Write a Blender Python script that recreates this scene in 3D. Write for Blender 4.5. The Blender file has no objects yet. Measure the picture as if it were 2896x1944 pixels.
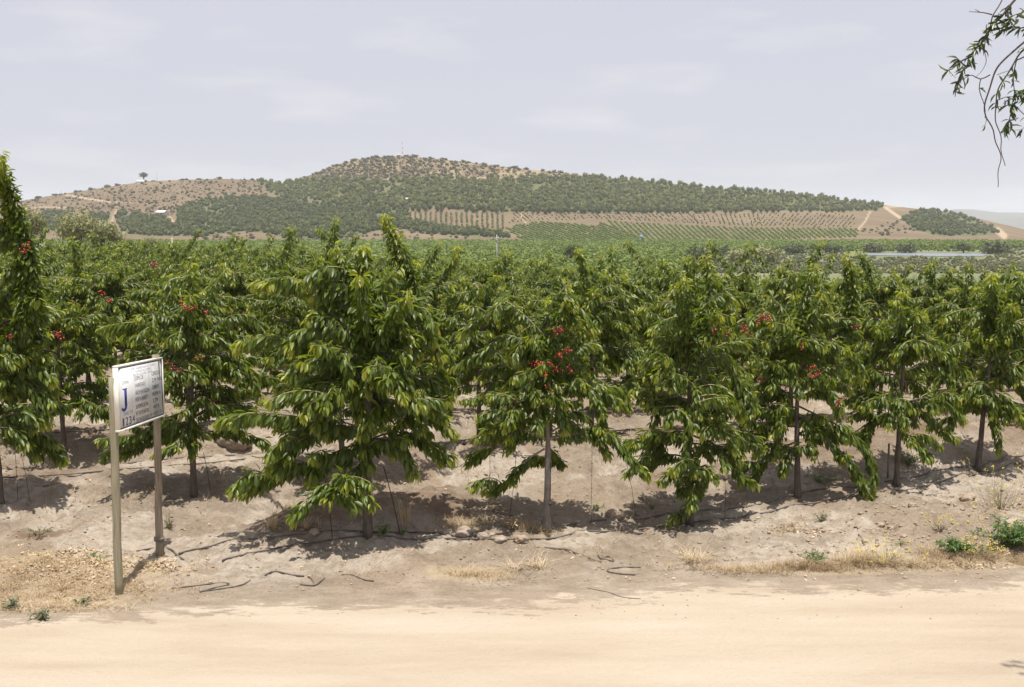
import bpy, math, random
import numpy as np
from mathutils import Vector, Matrix

C = bpy.context.scene
COL = C.collection
R = math.radians

# ------------------------------------------------------------------ camera, sky, sun, exposure
F_PX, CX, CY, HOR = 3300.0, 1448.0, 972.0, 640.0      # photo pixels (2896 x 1944)
CAM_H = 3.8
PITCH = math.atan((CY - HOR) / F_PX)
cd = bpy.data.cameras.new('camera')
cd.sensor_width = 36.0
cd.sensor_fit = 'HORIZONTAL'
cd.lens = F_PX / 2896.0 * 36.0
cd.clip_start = 0.1
cd.clip_end = 20000
cam = bpy.data.objects.new('camera', cd)
COL.objects.link(cam)
cam.location = (0, 0, CAM_H)
cam.rotation_euler = (math.pi / 2 - PITCH, 0, 0)
C.camera = cam

SUN_EL = R(79)
SUN_TO = Vector((0.2, -1.0, 0)).normalized()          # horizontal direction towards the sun
sun_vec = Vector((SUN_TO.x * math.cos(SUN_EL), SUN_TO.y * math.cos(SUN_EL), math.sin(SUN_EL)))
sl = bpy.data.lights.new('sun', 'SUN')
sl.energy = 5.0
sl.angle = R(0.6)
sl.color = (1.0, 0.95, 0.87)
sun = bpy.data.objects.new('sun', sl)
COL.objects.link(sun)
sun.rotation_euler = sun_vec.to_track_quat('Z', 'Y').to_euler()

W = bpy.data.worlds.new('World')
C.world = W
W.use_nodes = True
nt = W.node_tree
nt.nodes.clear()
wo = nt.nodes.new('ShaderNodeOutputWorld')
bg = nt.nodes.new('ShaderNodeBackground')
bg.inputs['Strength'].default_value = 0.11
sky = nt.nodes.new('ShaderNodeTexSky')
sky.sky_type = 'NISHITA'
sky.sun_disc = False
sky.sun_elevation = SUN_EL
sky.sun_rotation = math.atan2(SUN_TO.x, SUN_TO.y)
sky.air_density = 1.0
sky.dust_density = 2.5
sky.ozone_density = 1.0
# thin high cloud veil and a few faint puffs, laid out on the sky's own directions
tc = nt.nodes.new('ShaderNodeTexCoord')
mp = nt.nodes.new('ShaderNodeMapping')
mp.inputs['Scale'].default_value = (1.6, 1.6, 6.0)
nz = nt.nodes.new('ShaderNodeTexNoise')
nz.inputs['Scale'].default_value = 2.2
nz.inputs['Detail'].default_value = 7
nz.inputs['Roughness'].default_value = 0.55
rp = nt.nodes.new('ShaderNodeValToRGB')
rp.color_ramp.elements[0].position = 0.30
rp.color_ramp.elements[0].color = (0.90, 0.90, 0.90, 1)
rp.color_ramp.elements[1].position = 0.72
rp.color_ramp.elements[1].color = (0.97, 0.97, 0.97, 1)
mx = nt.nodes.new('ShaderNodeMix')
mx.data_type = 'RGBA'
mx.inputs[7].default_value = (4.55, 4.62, 5.25, 1)
nt.links.new(tc.outputs['Generated'], mp.inputs['Vector'])
nt.links.new(mp.outputs[0], nz.inputs['Vector'])
nt.links.new(nz.outputs['Fac'], rp.inputs[0])
nt.links.new(rp.outputs[0], mx.inputs[0])
nt.links.new(sky.outputs[0], mx.inputs[6])
# brighter puffs
mp2 = nt.nodes.new('ShaderNodeMapping')
mp2.inputs['Scale'].default_value = (5.0, 5.0, 22.0)
mp2.inputs['Location'].default_value = (3.1, 1.7, 0.4)
nz2 = nt.nodes.new('ShaderNodeTexNoise')
nz2.inputs['Scale'].default_value = 1.6
nz2.inputs['Detail'].default_value = 6
rp2 = nt.nodes.new('ShaderNodeValToRGB')
rp2.color_ramp.elements[0].position = 0.54
rp2.color_ramp.elements[0].color = (0, 0, 0, 1)
rp2.color_ramp.elements[1].position = 0.84
rp2.color_ramp.elements[1].color = (1, 1, 1, 1)
mx2 = nt.nodes.new('ShaderNodeMix')
mx2.data_type = 'RGBA'
mx2.inputs[7].default_value = (5.3, 5.3, 5.65, 1)
nt.links.new(tc.outputs['Generated'], mp2.inputs['Vector'])
nt.links.new(mp2.outputs[0], nz2.inputs['Vector'])
nt.links.new(nz2.outputs['Fac'], rp2.inputs[0])
nt.links.new(rp2.outputs[0], mx2.inputs[0])
nt.links.new(mx.outputs[2], mx2.inputs[6])
nt.links.new(mx2.outputs[2], bg.inputs[0])
nt.links.new(bg.outputs[0], wo.inputs[0])

C.view_settings.view_transform = 'Standard'
C.view_settings.look = 'None'
C.view_settings.exposure = 0.40
C.view_settings.gamma = 1
C.cycles.max_bounces = 8
C.cycles.transparent_max_bounces = 8
C.cycles.volume_bounces = 1
C.cycles.use_denoising = True

# ------------------------------------------------------------------ numeric helpers
def smooth(a, b, x):
    t = np.clip((np.asarray(x, float) - a) / (b - a), 0, 1)
    return t * t * (3 - 2 * t)

def _hash(i, j, s):
    h = (i.astype(np.int64) * 374761393 + j.astype(np.int64) * 668265263 + s * 974634777) & 0x7fffffff
    h = ((h ^ (h >> 13)) * 1274126177) & 0x7fffffff
    h = h ^ (h >> 16)
    return (h & 0xffff) / 65535.0

def vnoise(x, y, s=0):
    x = np.asarray(x, float); y = np.asarray(y, float)
    i = np.floor(x); j = np.floor(y)
    fx = x - i; fy = y - j
    fx = fx * fx * (3 - 2 * fx); fy = fy * fy * (3 - 2 * fy)
    i = i.astype(np.int64); j = j.astype(np.int64)
    a = _hash(i, j, s); b = _hash(i + 1, j, s); c = _hash(i, j + 1, s); d = _hash(i + 1, j + 1, s)
    return (a * (1 - fx) + b * fx) * (1 - fy) + (c * (1 - fx) + d * fx) * fy

def fbm(x, y, s=0, o=4, g=0.5):
    t = 0; a = 1; n = 0
    for k in range(o):
        t = t + a * vnoise(x * 2 ** k + 17.3 * k, y * 2 ** k - 9.1 * k, s + k)
        n += a; a *= g
    return t / n

cp, sp = math.cos(PITCH), math.sin(PITCH)
def ray(px, py):
    """direction of the view ray through a photo pixel, scaled to dy = 1"""
    a = (np.asarray(px, float) - CX) / F_PX
    b = -(np.asarray(py, float) - CY) / F_PX
    y = cp + b * sp
    z = -sp + b * cp
    return a / y, z / y
def at(px, py, D):
    a, c = ray(px, py)
    return Vector((float(a * D), float(D), float(CAM_H + c * D)))

# ------------------------------------------------------------------ terrain height
ROW_K, ROW_Y0, ROW_D = 0.42, 15.1, 3.6                   # orchard rows: Y = ROW_Y0 + ROW_K X + n ROW_D
def road_edge(X):
    return 11.95 + 0.115 * X
def terrain_base(X, Y):
    u = X / np.maximum(Y, 10)
    k = 0.0135 + 0.043 * smooth(-0.32, 0.32, u)
    z = -k * (np.clip(Y, 18, 150) - 18)
    v = smooth(130, 330, Y)
    zv = -7.6 + 0.9 * smooth(450, 750, Y)
    return z * (1 - v) + zv * v
def row_v(X, Y):
    return (Y - ROW_K * X - ROW_Y0) / ROW_D
def berm(X, Y):
    """planting ridges: a steep back, then a long bank facing the road up to the next ridge"""
    v = row_v(X, Y)
    n = np.floor(v)
    p = v - n + 0.05 * (fbm(X * 0.6, Y * 0.6, 7, 2) - 0.5)
    hgt = 0.33 * (0.8 + 0.4 * fbm(X * 0.7, Y * 0.7, 5, 2))
    first = smooth(-3.8, -2.0, X)
    c0 = np.where(n < 0, 0, np.where(n == 0, hgt * first * (1 + 0.8 * smooth(1, 6, X)), hgt))
    c1 = np.where(n < -1, 0, np.where(n == -1, hgt * first * (1 + 0.8 * smooth(1, 6, X)), hgt))
    back = 1 - smooth(0.03, 0.19, p)
    rise = smooth(0.34, 0.98, p)
    front = np.exp(-((1 - p) * ROW_D * 0.92 / (0.62 + 0.4 * smooth(1, 5, X))) ** 2)
    dip = -0.46 * smooth(0.04, 0.20, p) * (1 - smooth(0.32, 0.85, p)) * np.where(n == 0, first, 1)
    z = np.where(n < 0, c1 * front, c0 * back + c1 * rise + dip)
    return z * (1 - smooth(100, 140, Y))
def terrain(X, Y, fine=True):
    X = np.asarray(X, float); Y = np.asarray(Y, float)
    z = terrain_base(X, Y) + berm(X, Y)
    e = road_edge(X)
    off = smooth(0.0, 1.0, Y - e)                        # 0 on the road, 1 on the worked soil
    near = 1 - smooth(60, 110, Y)
    z = z + off * near * (0.22 * (fbm(X * 0.8, Y * 0.8, 1, 3) - 0.5) + 0.08)
    z = z + 0.10 * smooth(0.3, 1.6, Y - e) * smooth(2.0, 6.0, X) * near
    # bank rising along the right end of the first row
    if fine:
        c = fbm(X * 5.5, Y * 5.5, 21, 4, 0.6)
        z = z + off * near * (0.15 * (c - 0.5) + 0.16 * np.clip(fbm(X * 2.3, Y * 2.3, 31, 3) - 0.55, 0, 1)
                              + 0.026 * (vnoise(X * 19, Y * 19, 41) - 0.5) + 0.022 * np.clip(vnoise(X * 31, Y * 31, 43) - 0.6, 0, 1) + 0.05 * np.clip(vnoise(X * 11, Y * 11, 47) - 0.8, 0, 1))
        z = z + (1 - off) * (0.008 * (fbm(X * 2.0, Y * 7.0, 51, 3) - 0.5) + 0.004 * (vnoise(X * 14, Y * 14, 53) - 0.5))
    return z

def on_ground(px, py):
    """where the view ray through a photo pixel meets the ground"""
    a, c = ray(px, py)
    a = float(a); c = float(c)
    Ds = np.geomspace(6, 600, 400)
    for k in range(3):
        h = CAM_H + c * Ds - terrain(a * Ds, Ds)
        i = int(np.argmax(h < 0)) if (h < 0).any() else len(Ds) - 1
        i = max(i, 1)
        Ds = np.linspace(Ds[i - 1], Ds[i], 40)
    D = Ds[-1]
    return Vector((a * D, D, float(terrain(a * D, D))))

# ------------------------------------------------------------------ mesh / object helpers
def np_mesh(name, V, tris=None, quads=None, mats=(), tone=None, midx=None, smoothed=False, attrs=None):
    me = bpy.data.meshes.new(name)
    V = np.asarray(V, np.float32)
    tris = np.zeros((0, 3), np.int32) if tris is None else np.asarray(tris, np.int32)
    quads = np.zeros((0, 4), np.int32) if quads is None else np.asarray(quads, np.int32)
    nt_, nq = len(tris), len(quads)
    me.vertices.add(len(V)); me.vertices.foreach_set('co', V.ravel())
    me.loops.add(nt_ * 3 + nq * 4)
    me.loops.foreach_set('vertex_index', np.concatenate([tris.ravel(), quads.ravel()]).astype(np.int32))
    me.polygons.add(nt_ + nq)
    st = np.concatenate([np.arange(nt_) * 3, nt_ * 3 + np.arange(nq) * 4]).astype(np.int32)
    me.polygons.foreach_set('loop_start', st)
    if midx is not None:
        me.polygons.foreach_set('material_index', np.asarray(midx, np.int32))
    if smoothed:
        me.polygons.foreach_set('use_smooth', np.ones(nt_ + nq, bool))
    if tone is not None:
        a = me.attributes.new('tone', 'FLOAT', 'POINT')
        a.data.foreach_set('value', np.asarray(tone, np.float32))
    for k, v in (attrs or {}).items():
        a = me.attributes.new(k, 'FLOAT', 'POINT')
        a.data.foreach_set('value', np.asarray(v, np.float32))
    for m in mats:
        me.materials.append(m)
    me.update(calc_edges=True)
    return me

def link(name, me, parent=None, loc=(0, 0, 0), rotz=0.0):
    o = bpy.data.objects.new(name, me)
    COL.objects.link(o)
    o.location = loc
    o.rotation_euler = (0, 0, rotz)
    if parent is not None:
        o.parent = parent
    return o
def tag(o, label=None, cat=None, group=None, kind=None):
    if label: o['label'] = label
    if cat: o['category'] = cat
    if group: o['group'] = group
    if kind: o['kind'] = kind
    return o
def thing(name, label, cat, loc=(0, 0, 0), rotz=0.0, group=None):
    return tag(link(name, None, None, loc, rotz), label, cat, group)

class MB:
    """collects simple solid shapes into one mesh"""
    def __init__(s):
        s.v = []; s.q = []; s.t = []; s.n = 0
    def add(s, V, q=(), t=()):
        s.v.append(np.asarray(V, float))
        if len(q): s.q.append(np.asarray(q, int) + s.n)
        if len(t): s.t.append(np.asarray(t, int) + s.n)
        s.n += len(V)
    def box(s, c, d, rot=None, taper=1.0):
        x, y, z = np.array(d) / 2
        V = np.array([(-x, -y, -z), (x, -y, -z), (x, y, -z), (-x, y, -z),
                      (-x * taper, -y * taper, z), (x * taper, -y * taper, z), (x * taper, y * taper, z), (-x * taper, y * taper, z)])
        if rot is not None:
            V = V @ np.array(rot).T
        s.add(V + np.array(c), [(0, 3, 2, 1), (4, 5, 6, 7), (0, 1, 5, 4), (1, 2, 6, 5), (2, 3, 7, 6), (3, 0, 4, 7)])
    def tube(s, P, r, sides=6, cap=True):
        P = np.asarray(P, float)
        n = len(P)
        r = np.broadcast_to(np.asarray(r, float), (n,))
        T = np.gradient(P, axis=0)
        T /= np.linalg.norm(T, axis=1)[:, None] + 1e-9
        ref = np.array([0.3, 0.2, 0.93]) if abs(T[:, 2]).mean() < 0.8 else np.array([1.0, 0.1, 0])
        A = np.cross(T, ref); A /= np.linalg.norm(A, axis=1)[:, None] + 1e-9
        B = np.cross(T, A)
        th = np.arange(sides) * 2 * math.pi / sides
        V = P[:, None] + r[:, None, None] * (np.cos(th)[None, :, None] * A[:, None] + np.sin(th)[None, :, None] * B[:, None])
        V = V.reshape(-1, 3)
        i = np.arange(n - 1)[:, None] * sides
        k = np.arange(sides)[None]
        k2 = (k + 1) % sides
        q = np.stack([i + k, i + k2, i + sides + k2, i + sides + k], -1).reshape(-1, 4)
        t = []
        if cap:
            V = np.vstack([V, P[:1], P[-1:]])
            a, b = n * sides, n * sides + 1
            t = [(a, (j + 1) % sides, j) for j in range(sides)] + [(b, (n - 1) * sides + j, (n - 1) * sides + (j + 1) % sides) for j in range(sides)]
        s.add(V, q, t)
    def ball(s, c, r, sub=1, squash=(1, 1, 1), jit=0.0, rng=None):
        V, t = ICO[sub]
        V = V.copy()
        if jit:
            V = V * (1 + jit * (rng.random(len(V))[:, None] - 0.5))
        s.add(V * np.array(squash) * r + np.array(c), (), t)
    def mesh(s, name, mats, smoothed=False, tone=None):
        V = np.vstack(s.v)
        return np_mesh(name, V, np.vstack(s.t) if s.t else None, np.vstack(s.q) if s.q else None,
                       mats if isinstance(mats, (list, tuple)) else [mats], tone, None, smoothed)
    def build(s, name, mat, parent=None, loc=(0, 0, 0), smoothed=False):
        return link(name, s.mesh(name, mat, smoothed), parent, loc)

def _ico():
    t = (1 + 5 ** 0.5) / 2
    V = np.array([(-1, t, 0), (1, t, 0), (-1, -t, 0), (1, -t, 0), (0, -1, t), (0, 1, t), (0, -1, -t), (0, 1, -t), (t, 0, -1), (t, 0, 1), (-t, 0, -1), (-t, 0, 1)], float)
    V /= np.linalg.norm(V[0])
    Fc = [(0, 11, 5), (0, 5, 1), (0, 1, 7), (0, 7, 10), (0, 10, 11), (1, 5, 9), (5, 11, 4), (11, 10, 2), (10, 7, 6), (7, 1, 8),
          (3, 9, 4), (3, 4, 2), (3, 2, 6), (3, 6, 8), (3, 8, 9), (4, 9, 5), (2, 4, 11), (6, 2, 10), (8, 6, 7), (9, 8, 1)]
    out = [(V, np.array(Fc))]
    for _ in range(3):
        V, Fc = out[-1]
        V = [tuple(p) for p in V]; mid = {}; nf = []
        def m(a, b):
            key = (min(a, b), max(a, b))
            if key not in mid:
                p = (np.array(V[a]) + np.array(V[b])) / 2
                V.append(tuple(p / np.linalg.norm(p))); mid[key] = len(V) - 1
            return mid[key]
        for a, b, c in Fc:
            ab, bc, ca = m(a, b), m(b, c), m(c, a)
            nf += [(a, ab, ca), (b, bc, ab), (c, ca, bc), (ab, bc, ca)]
        out.append((np.array(V), np.array(nf)))
    return out
ICO = _ico()

# ------------------------------------------------------------------ materials
def new_mat(name):
    m = bpy.data.materials.new(name)
    m.use_nodes = True
    t = m.node_tree
    return m, t, t.nodes['Principled BSDF'], t.nodes['Material Output']
def N(t, kind, **kw):
    n = t.nodes.new(kind)
    for k, v in kw.items():
        setattr(n, k, v)
    return n
def noise(t, scale, detail=5, rough=0.55, coord='Object', vec_scale=None):
    tcn = N(t, 'ShaderNodeTexCoord')
    n = N(t, 'ShaderNodeTexNoise')
    n.inputs['Scale'].default_value = scale
    n.inputs['Detail'].default_value = detail
    n.inputs['Roughness'].default_value = rough
    if vec_scale:
        mpn = N(t, 'ShaderNodeMapping')
        mpn.inputs['Scale'].default_value = vec_scale
        t.links.new(tcn.outputs[coord], mpn.inputs[0])
        t.links.new(mpn.outputs[0], n.inputs['Vector'])
    else:
        t.links.new(tcn.outputs[coord], n.inputs['Vector'])
    return n.outputs['Fac']
def ramp(t, fac, stops):
    r = N(t, 'ShaderNodeValToRGB')
    el = r.color_ramp.elements
    while len(el) < len(stops):
        el.new(0.5)
    for e, (p, c) in zip(el, stops):
        e.position = p
        e.color = (c, c, c, 1) if isinstance(c, (int, float)) else (*c, 1)
    t.links.new(fac, r.inputs[0])
    return r.outputs[0]
def mix(t, fac, a, b, mode='MIX'):
    m = N(t, 'ShaderNodeMix', data_type='RGBA', blend_type=mode)
    for sock, v in ((m.inputs[0], fac), (m.inputs[6], a), (m.inputs[7], b)):
        if isinstance(v, (int, float)):
            sock.default_value = v
        elif isinstance(v, tuple):
            sock.default_value = (*v, 1)
        else:
            t.links.new(v, sock)
    return m.outputs[2]
def attr(t, name):
    a = N(t, 'ShaderNodeAttribute', attribute_name=name)
    return a.outputs['Fac']
def bump(t, bsdf, h, strength=0.5, dist=0.02):
    b = N(t, 'ShaderNodeBump')
    b.inputs['Strength'].default_value = strength
    b.inputs['Distance'].default_value = dist
    t.links.new(h, b.inputs['Height'])
    t.links.new(b.outputs[0], bsdf.inputs['Normal'])

def leaf_mat(name, dark, mid, tip, trans, rough=0.38, tw=0.28, back=1.35, spec=0.5):
    m, t, b, out = new_mat(name)
    col = ramp(t, attr(t, 'tone'), [(0.0, dark), (0.45, mid), (1.0, tip)])
    geo = N(t, 'ShaderNodeNewGeometry')
    pale = mix(t, 1.0, col, (back, back, back * 1.15), 'MULTIPLY')
    col2 = mix(t, geo.outputs['Backfacing'], col, pale)
    t.links.new(col2, b.inputs['Base Color'])
    b.inputs['Roughness'].default_value = rough
    b.inputs['Specular IOR Level'].default_value = spec
    tr = N(t, 'ShaderNodeBsdfTranslucent')
    tcol = mix(t, 1.0, col, trans, 'MULTIPLY')
    t.links.new(tcol, tr.inputs[0])
    ms = N(t, 'ShaderNodeMixShader')
    ms.inputs[0].default_value = tw
    t.links.new(b.outputs[0], ms.inputs[1])
    t.links.new(tr.outputs[0], ms.inputs[2])
    t.links.new(ms.outputs[0], out.inputs[0])
    return m
def plain_mat(name, c1, c2, scale=8, rough=0.8, bmp=0.0, vec_scale=None, spec=0.3):
    m, t, b, out = new_mat(name)
    nz_ = noise(t, scale, 6, 0.6, vec_scale=vec_scale)
    t.links.new(ramp(t, nz_, [(0.3, c1), (0.7, c2)]), b.inputs['Base Color'])
    b.inputs['Roughness'].default_value = rough
    b.inputs['Specular IOR Level'].default_value = spec
    if bmp:
        bump(t, b, nz_, bmp, 0.01)
    return m

M = {}
M['leaf'] = leaf_mat('cherry_leaf', (0.044, 0.072, 0.010), (0.108, 0.152, 0.016), (0.28, 0.30, 0.042), (2.2, 2.1, 0.8), rough=0.42, tw=0.38)
M['far_leaf'] = leaf_mat('far_cherry_leaf', (0.050, 0.080, 0.012), (0.120, 0.158, 0.022), (0.26, 0.285, 0.048), (1.9, 1.9, 1.0), rough=0.45, tw=0.3)
M['valley_leaf'] = leaf_mat('valley_orchard_leaf', (0.08, 0.122, 0.022), (0.14, 0.190, 0.036), (0.21, 0.25, 0.056), (1.4, 1.5, 1.0), rough=0.7, tw=0.15, back=1.0, spec=0.2)
M['avocado'] = leaf_mat('avocado_leaf', (0.042, 0.056, 0.014), (0.090, 0.110, 0.024), (0.18, 0.185, 0.046), (1.4, 1.5, 1.0), rough=0.6, tw=0.12, back=1.0, spec=0.3)
M['scrub'] = leaf_mat('scrub_leaf', (0.075, 0.074, 0.042), (0.118, 0.112, 0.064), (0.17, 0.15, 0.09), (1.2, 1.2, 1.0), rough=0.8, tw=0.1, back=1.0, spec=0.1)
M['willow'] = leaf_mat('willow_leaf', (0.16, 0.17, 0.075), (0.24, 0.245, 0.11), (0.33, 0.31, 0.16), (1.4, 1.4, 1.0), rough=0.7, tw=0.2, back=1.0, spec=0.2)
M['marsh'] = leaf_mat('marsh_plants', (0.09, 0.11, 0.05), (0.15, 0.165, 0.08), (0.22, 0.20, 0.12), (1.3, 1.3, 1.0), rough=0.8, tw=0.15, back=1.0, spec=0.1)
M['bush'] = leaf_mat('bush_leaf', (0.07, 0.085, 0.04), (0.115, 0.135, 0.062), (0.17, 0.18, 0.09), (1.3, 1.3, 1.0), rough=0.7, tw=0.15, back=1.0, spec=0.15)
M['weed'] = leaf_mat('weed_leaf', (0.05, 0.10, 0.03), (0.09, 0.16, 0.045), (0.17, 0.25, 0.07), (1.6, 1.8, 1.1), rough=0.55)
M['grey_weed'] = leaf_mat('grey_weed_leaf', (0.10, 0.12, 0.07), (0.16, 0.18, 0.11), (0.24, 0.25, 0.16), (1.2, 1.2, 1.0), rough=0.8, spec=0.1)
M['straw'] = leaf_mat('straw', (0.32, 0.225, 0.115), (0.47, 0.355, 0.195), (0.62, 0.51, 0.31), (1.0, 1.0, 0.8), rough=0.7, tw=0.2, back=1.0, spec=0.2)
M['litter'] = leaf_mat('dry_leaf', (0.36, 0.26, 0.15), (0.52, 0.40, 0.25), (0.66, 0.54, 0.37), (1.0, 0.9, 0.7), rough=0.7, tw=0.15, back=1.0, spec=0.2)
M['hang_leaf'] = leaf_mat('hanging_leaf', (0.022, 0.045, 0.014), (0.05, 0.085, 0.022), (0.15, 0.16, 0.05), (1.8, 1.8, 1.0), rough=0.35, tw=0.22)
M['bark'] = plain_mat('cherry_bark', (0.06, 0.044, 0.036), (0.15, 0.122, 0.10), 22, 0.75, 0.6, (1, 1, 0.35))
M['grey_bark'] = plain_mat('lichen_grey_bark', (0.12, 0.10, 0.085), (0.29, 0.265, 0.235), 16, 0.85, 0.6, (1, 1, 0.5))
M['twig'] = plain_mat('twig_bark', (0.05, 0.035, 0.03), (0.12, 0.09, 0.08), 30, 0.7)
M['shoot'] = plain_mat('young_shoot', (0.20, 0.17, 0.07), (0.30, 0.25, 0.12), 30, 0.6)
M['hose'] = plain_mat('black_hose', (0.05, 0.045, 0.04), (0.21, 0.175, 0.145), 5, 0.6)
M['cord'] = plain_mat('dark_cord', (0.03, 0.027, 0.025), (0.07, 0.06, 0.055), 10, 0.8)
M['stick'] = plain_mat('dead_stick', (0.09, 0.065, 0.05), (0.20, 0.155, 0.12), 18, 0.9)
M['rock'] = plain_mat('fieldstone', (0.20, 0.155, 0.12), (0.40, 0.33, 0.27), 7, 0.9, 0.7)
M['clod'] = plain_mat('soil_clod', (0.23, 0.17, 0.12), (0.38, 0.30, 0.225), 9, 0.95, 0.5)
M['white'] = plain_mat('white_paint', (0.62, 0.62, 0.60), (0.78, 0.78, 0.76), 3, 0.6)
M['grey_wall'] = plain_mat('grey_wall', (0.36, 0.35, 0.33), (0.5, 0.49, 0.46), 2, 0.8)
M['concrete'] = plain_mat('pole_concrete', (0.26, 0.25, 0.24), (0.38, 0.37, 0.35), 3, 0.8)
M['pale_concrete'] = plain_mat('pale_concrete', (0.42, 0.42, 0.41), (0.56, 0.55, 0.54), 3, 0.8)
M['dark_metal'] = plain_mat('dark_metal', (0.08, 0.08, 0.08), (0.16, 0.16, 0.16), 6, 0.5)
M['red_paint'] = plain_mat('red_paint', (0.45, 0.12, 0.10), (0.55, 0.16, 0.13), 3, 0.6)
M['blue_paint'] = plain_mat('blue_tank', (0.10, 0.25, 0.55), (0.15, 0.32, 0.62), 3, 0.5)
M['yellow'] = plain_mat('yellow_petal', (0.62, 0.50, 0.03), (0.75, 0.62, 0.06), 12, 0.6)
M['window'] = plain_mat('dark_opening', (0.03, 0.03, 0.035), (0.06, 0.06, 0.065), 3, 0.4)

def cherry_mat():
    m, t, b, out = new_mat('cherry_skin')
    oi = N(t, 'ShaderNodeObjectInfo')
    t.links.new(ramp(t, attr(t, 'tone'), [(0, (0.08, 0.005, 0.007)), (0.5, (0.21, 0.012, 0.009)), (1, (0.40, 0.07, 0.02))]), b.inputs['Base Color'])
    b.inputs['Roughness'].default_value = 0.2
    return m
M['cherry'] = cherry_mat()

def wood_mat(name, c1, c2, c3):
    m, t, b, out = new_mat(name)
    n1 = noise(t, 6, 6, 0.6, vec_scale=(9, 9, 0.55))
    n2 = noise(t, 2.0, 3, 0.5, vec_scale=(1, 1, 0.5))
    col = ramp(t, n1, [(0.28, c1), (0.52, c2), (0.75, c3)])
    col = mix(t, ramp(t, n2, [(0.45, 0.0), (0.75, 0.5)]), col, (c2[0] * 0.8, c2[1] * 0.95, c2[2] * 0.75))
    t.links.new(col, b.inputs['Base Color'])
    b.inputs['Roughness'].default_value = 0.85
    bump(t, b, n1, 0.5, 0.006)
    return m
M['post_green'] = wood_mat('treated_post', (0.18, 0.155, 0.105), (0.27, 0.24, 0.165), (0.345, 0.31, 0.225))
M['post_grey'] = wood_mat('weathered_post', (0.12, 0.092, 0.064), (0.23, 0.185, 0.135), (0.33, 0.28, 0.215))

def sign_mat():
    m, t, b, out = new_mat('weathered_sign_paint')
    n1 = noise(t, 5, 6, 0.65)
    n2 = noise(t, 3.0, 4, 0.6, vec_scale=(4, 4, 0.6))
    col = ramp(t, n1, [(0.3, (0.55, 0.55, 0.56)), (0.7, (0.72, 0.72, 0.73))])
    col = mix(t, ramp(t, n2, [(0.5, 0.0), (0.72, 0.7)]), col, (0.48, 0.47, 0.45))
    t.links.new(col, b.inputs['Base Color'])
    b.inputs['Roughness'].default_value = 0.55
    return m
M['sign'] = sign_mat()
M['ink'] = plain_mat('sign_lettering', (0.03, 0.035, 0.055), (0.09, 0.09, 0.12), 14, 0.6)
M['faint_ink'] = plain_mat('faded_lettering', (0.22, 0.24, 0.31), (0.40, 0.42, 0.48), 30, 0.6)
M['blue_ink'] = plain_mat('blue_lettering', (0.02, 0.035, 0.20), (0.035, 0.055, 0.26), 10, 0.6)
M['edge'] = plain_mat('sign_edge_wood', (0.60, 0.57, 0.50), (0.76, 0.74, 0.68), 8, 0.7)

def soil_mat():
    m, t, b, out = new_mat('soil_and_road')
    n_big = noise(t, 0.55, 5, 0.6)
    n_mid = noise(t, 2.6, 7, 0.62)
    n_fine = noise(t, 26, 6, 0.7)
    n_speck = noise(t, 60, 3, 0.6)
    soil = ramp(t, n_mid, [(0.28, (0.165, 0.130, 0.097)), (0.5, (0.242, 0.198, 0.152)), (0.72, (0.345, 0.295, 0.240))])
    soil = mix(t, ramp(t, n_big, [(0.42, 0.0), (0.66, 0.55)]), soil, (0.29, 0.222, 0.152))
    soil = mix(t, ramp(t, n_fine, [(0.30, 0.9), (0.52, 0.0)]), soil, (0.165, 0.118, 0.082))
    soil = mix(t, ramp(t, n_speck, [(0.66, 0.0), (0.74, 0.7)]), soil, (0.48, 0.40, 0.30))
    pn = noise(t, 7, 6, 0.7)
    pm = N(t, 'ShaderNodeMath', operation='MULTIPLY')
    t.links.new(attr(t, 'pale'), pm.inputs[0]); t.links.new(ramp(t, pn, [(0.36, 0.05), (0.60, 1.0)]), pm.inputs[1])
    soil = mix(t, pm.outputs[0], soil, (0.40, 0.345, 0.285))
    soil = mix(t, attr(t, 'damp'), soil, (0.15, 0.10, 0.066))
    soil = mix(t, attr(t, 'straw'), soil, (0.42, 0.325, 0.20))
    n_track = noise(t, 0.9, 6, 0.6, vec_scale=(0.35, 1.6, 1))
    road = ramp(t, n_track, [(0.25, (0.365, 0.293, 0.220)), (0.5, (0.452, 0.378, 0.290)), (0.75, (0.495, 0.432, 0.345))])
    road = mix(t, ramp(t, n_fine, [(0.26, 0.45), (0.44, 0.0)]), road, (0.42, 0.31, 0.21))
    road = mix(t, ramp(t, n_speck, [(0.62, 0.0), (0.72, 0.5)]), road, (0.40, 0.31, 0.22))
    ma = N(t, 'ShaderNodeMath', operation='MULTIPLY_ADD')
    n_edge = noise(t, 5.0, 8, 0.75, vec_scale=(0.5, 1.3, 1))
    t.links.new(n_edge, ma.inputs[0]); ma.inputs[1].default_value = 1.3
    t.links.new(attr(t, 'road'), ma.inputs[2])
    col = mix(t, ramp(t, ma.outputs[0], [(0.62, 0.0), (0.95, 0.38), (1.25, 0.65), (1.75, 1.0)]), soil, road)
    n_far = noise(t, 0.02, 6, 0.6)
    veg = ramp(t, n_far, [(0.3, (0.12, 0.145, 0.07)), (0.5, (0.155, 0.165, 0.09)), (0.7, (0.19, 0.18, 0.115))])
    col = mix(t, attr(t, 'veg'), col, veg)
    t.links.new(col, b.inputs['Base Color'])
    b.inputs['Roughness'].default_value = 0.95
    b.inputs['Specular IOR Level'].default_value = 0.1
    hgt = mix(t, 0.3, n_fine, n_speck)
    hgt = mix(t, 0.5, hgt, noise(t, 9, 8, 0.75))
    bump(t, b, hgt, 1.0, 0.055)
    return m
M['soil'] = soil_mat()

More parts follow.
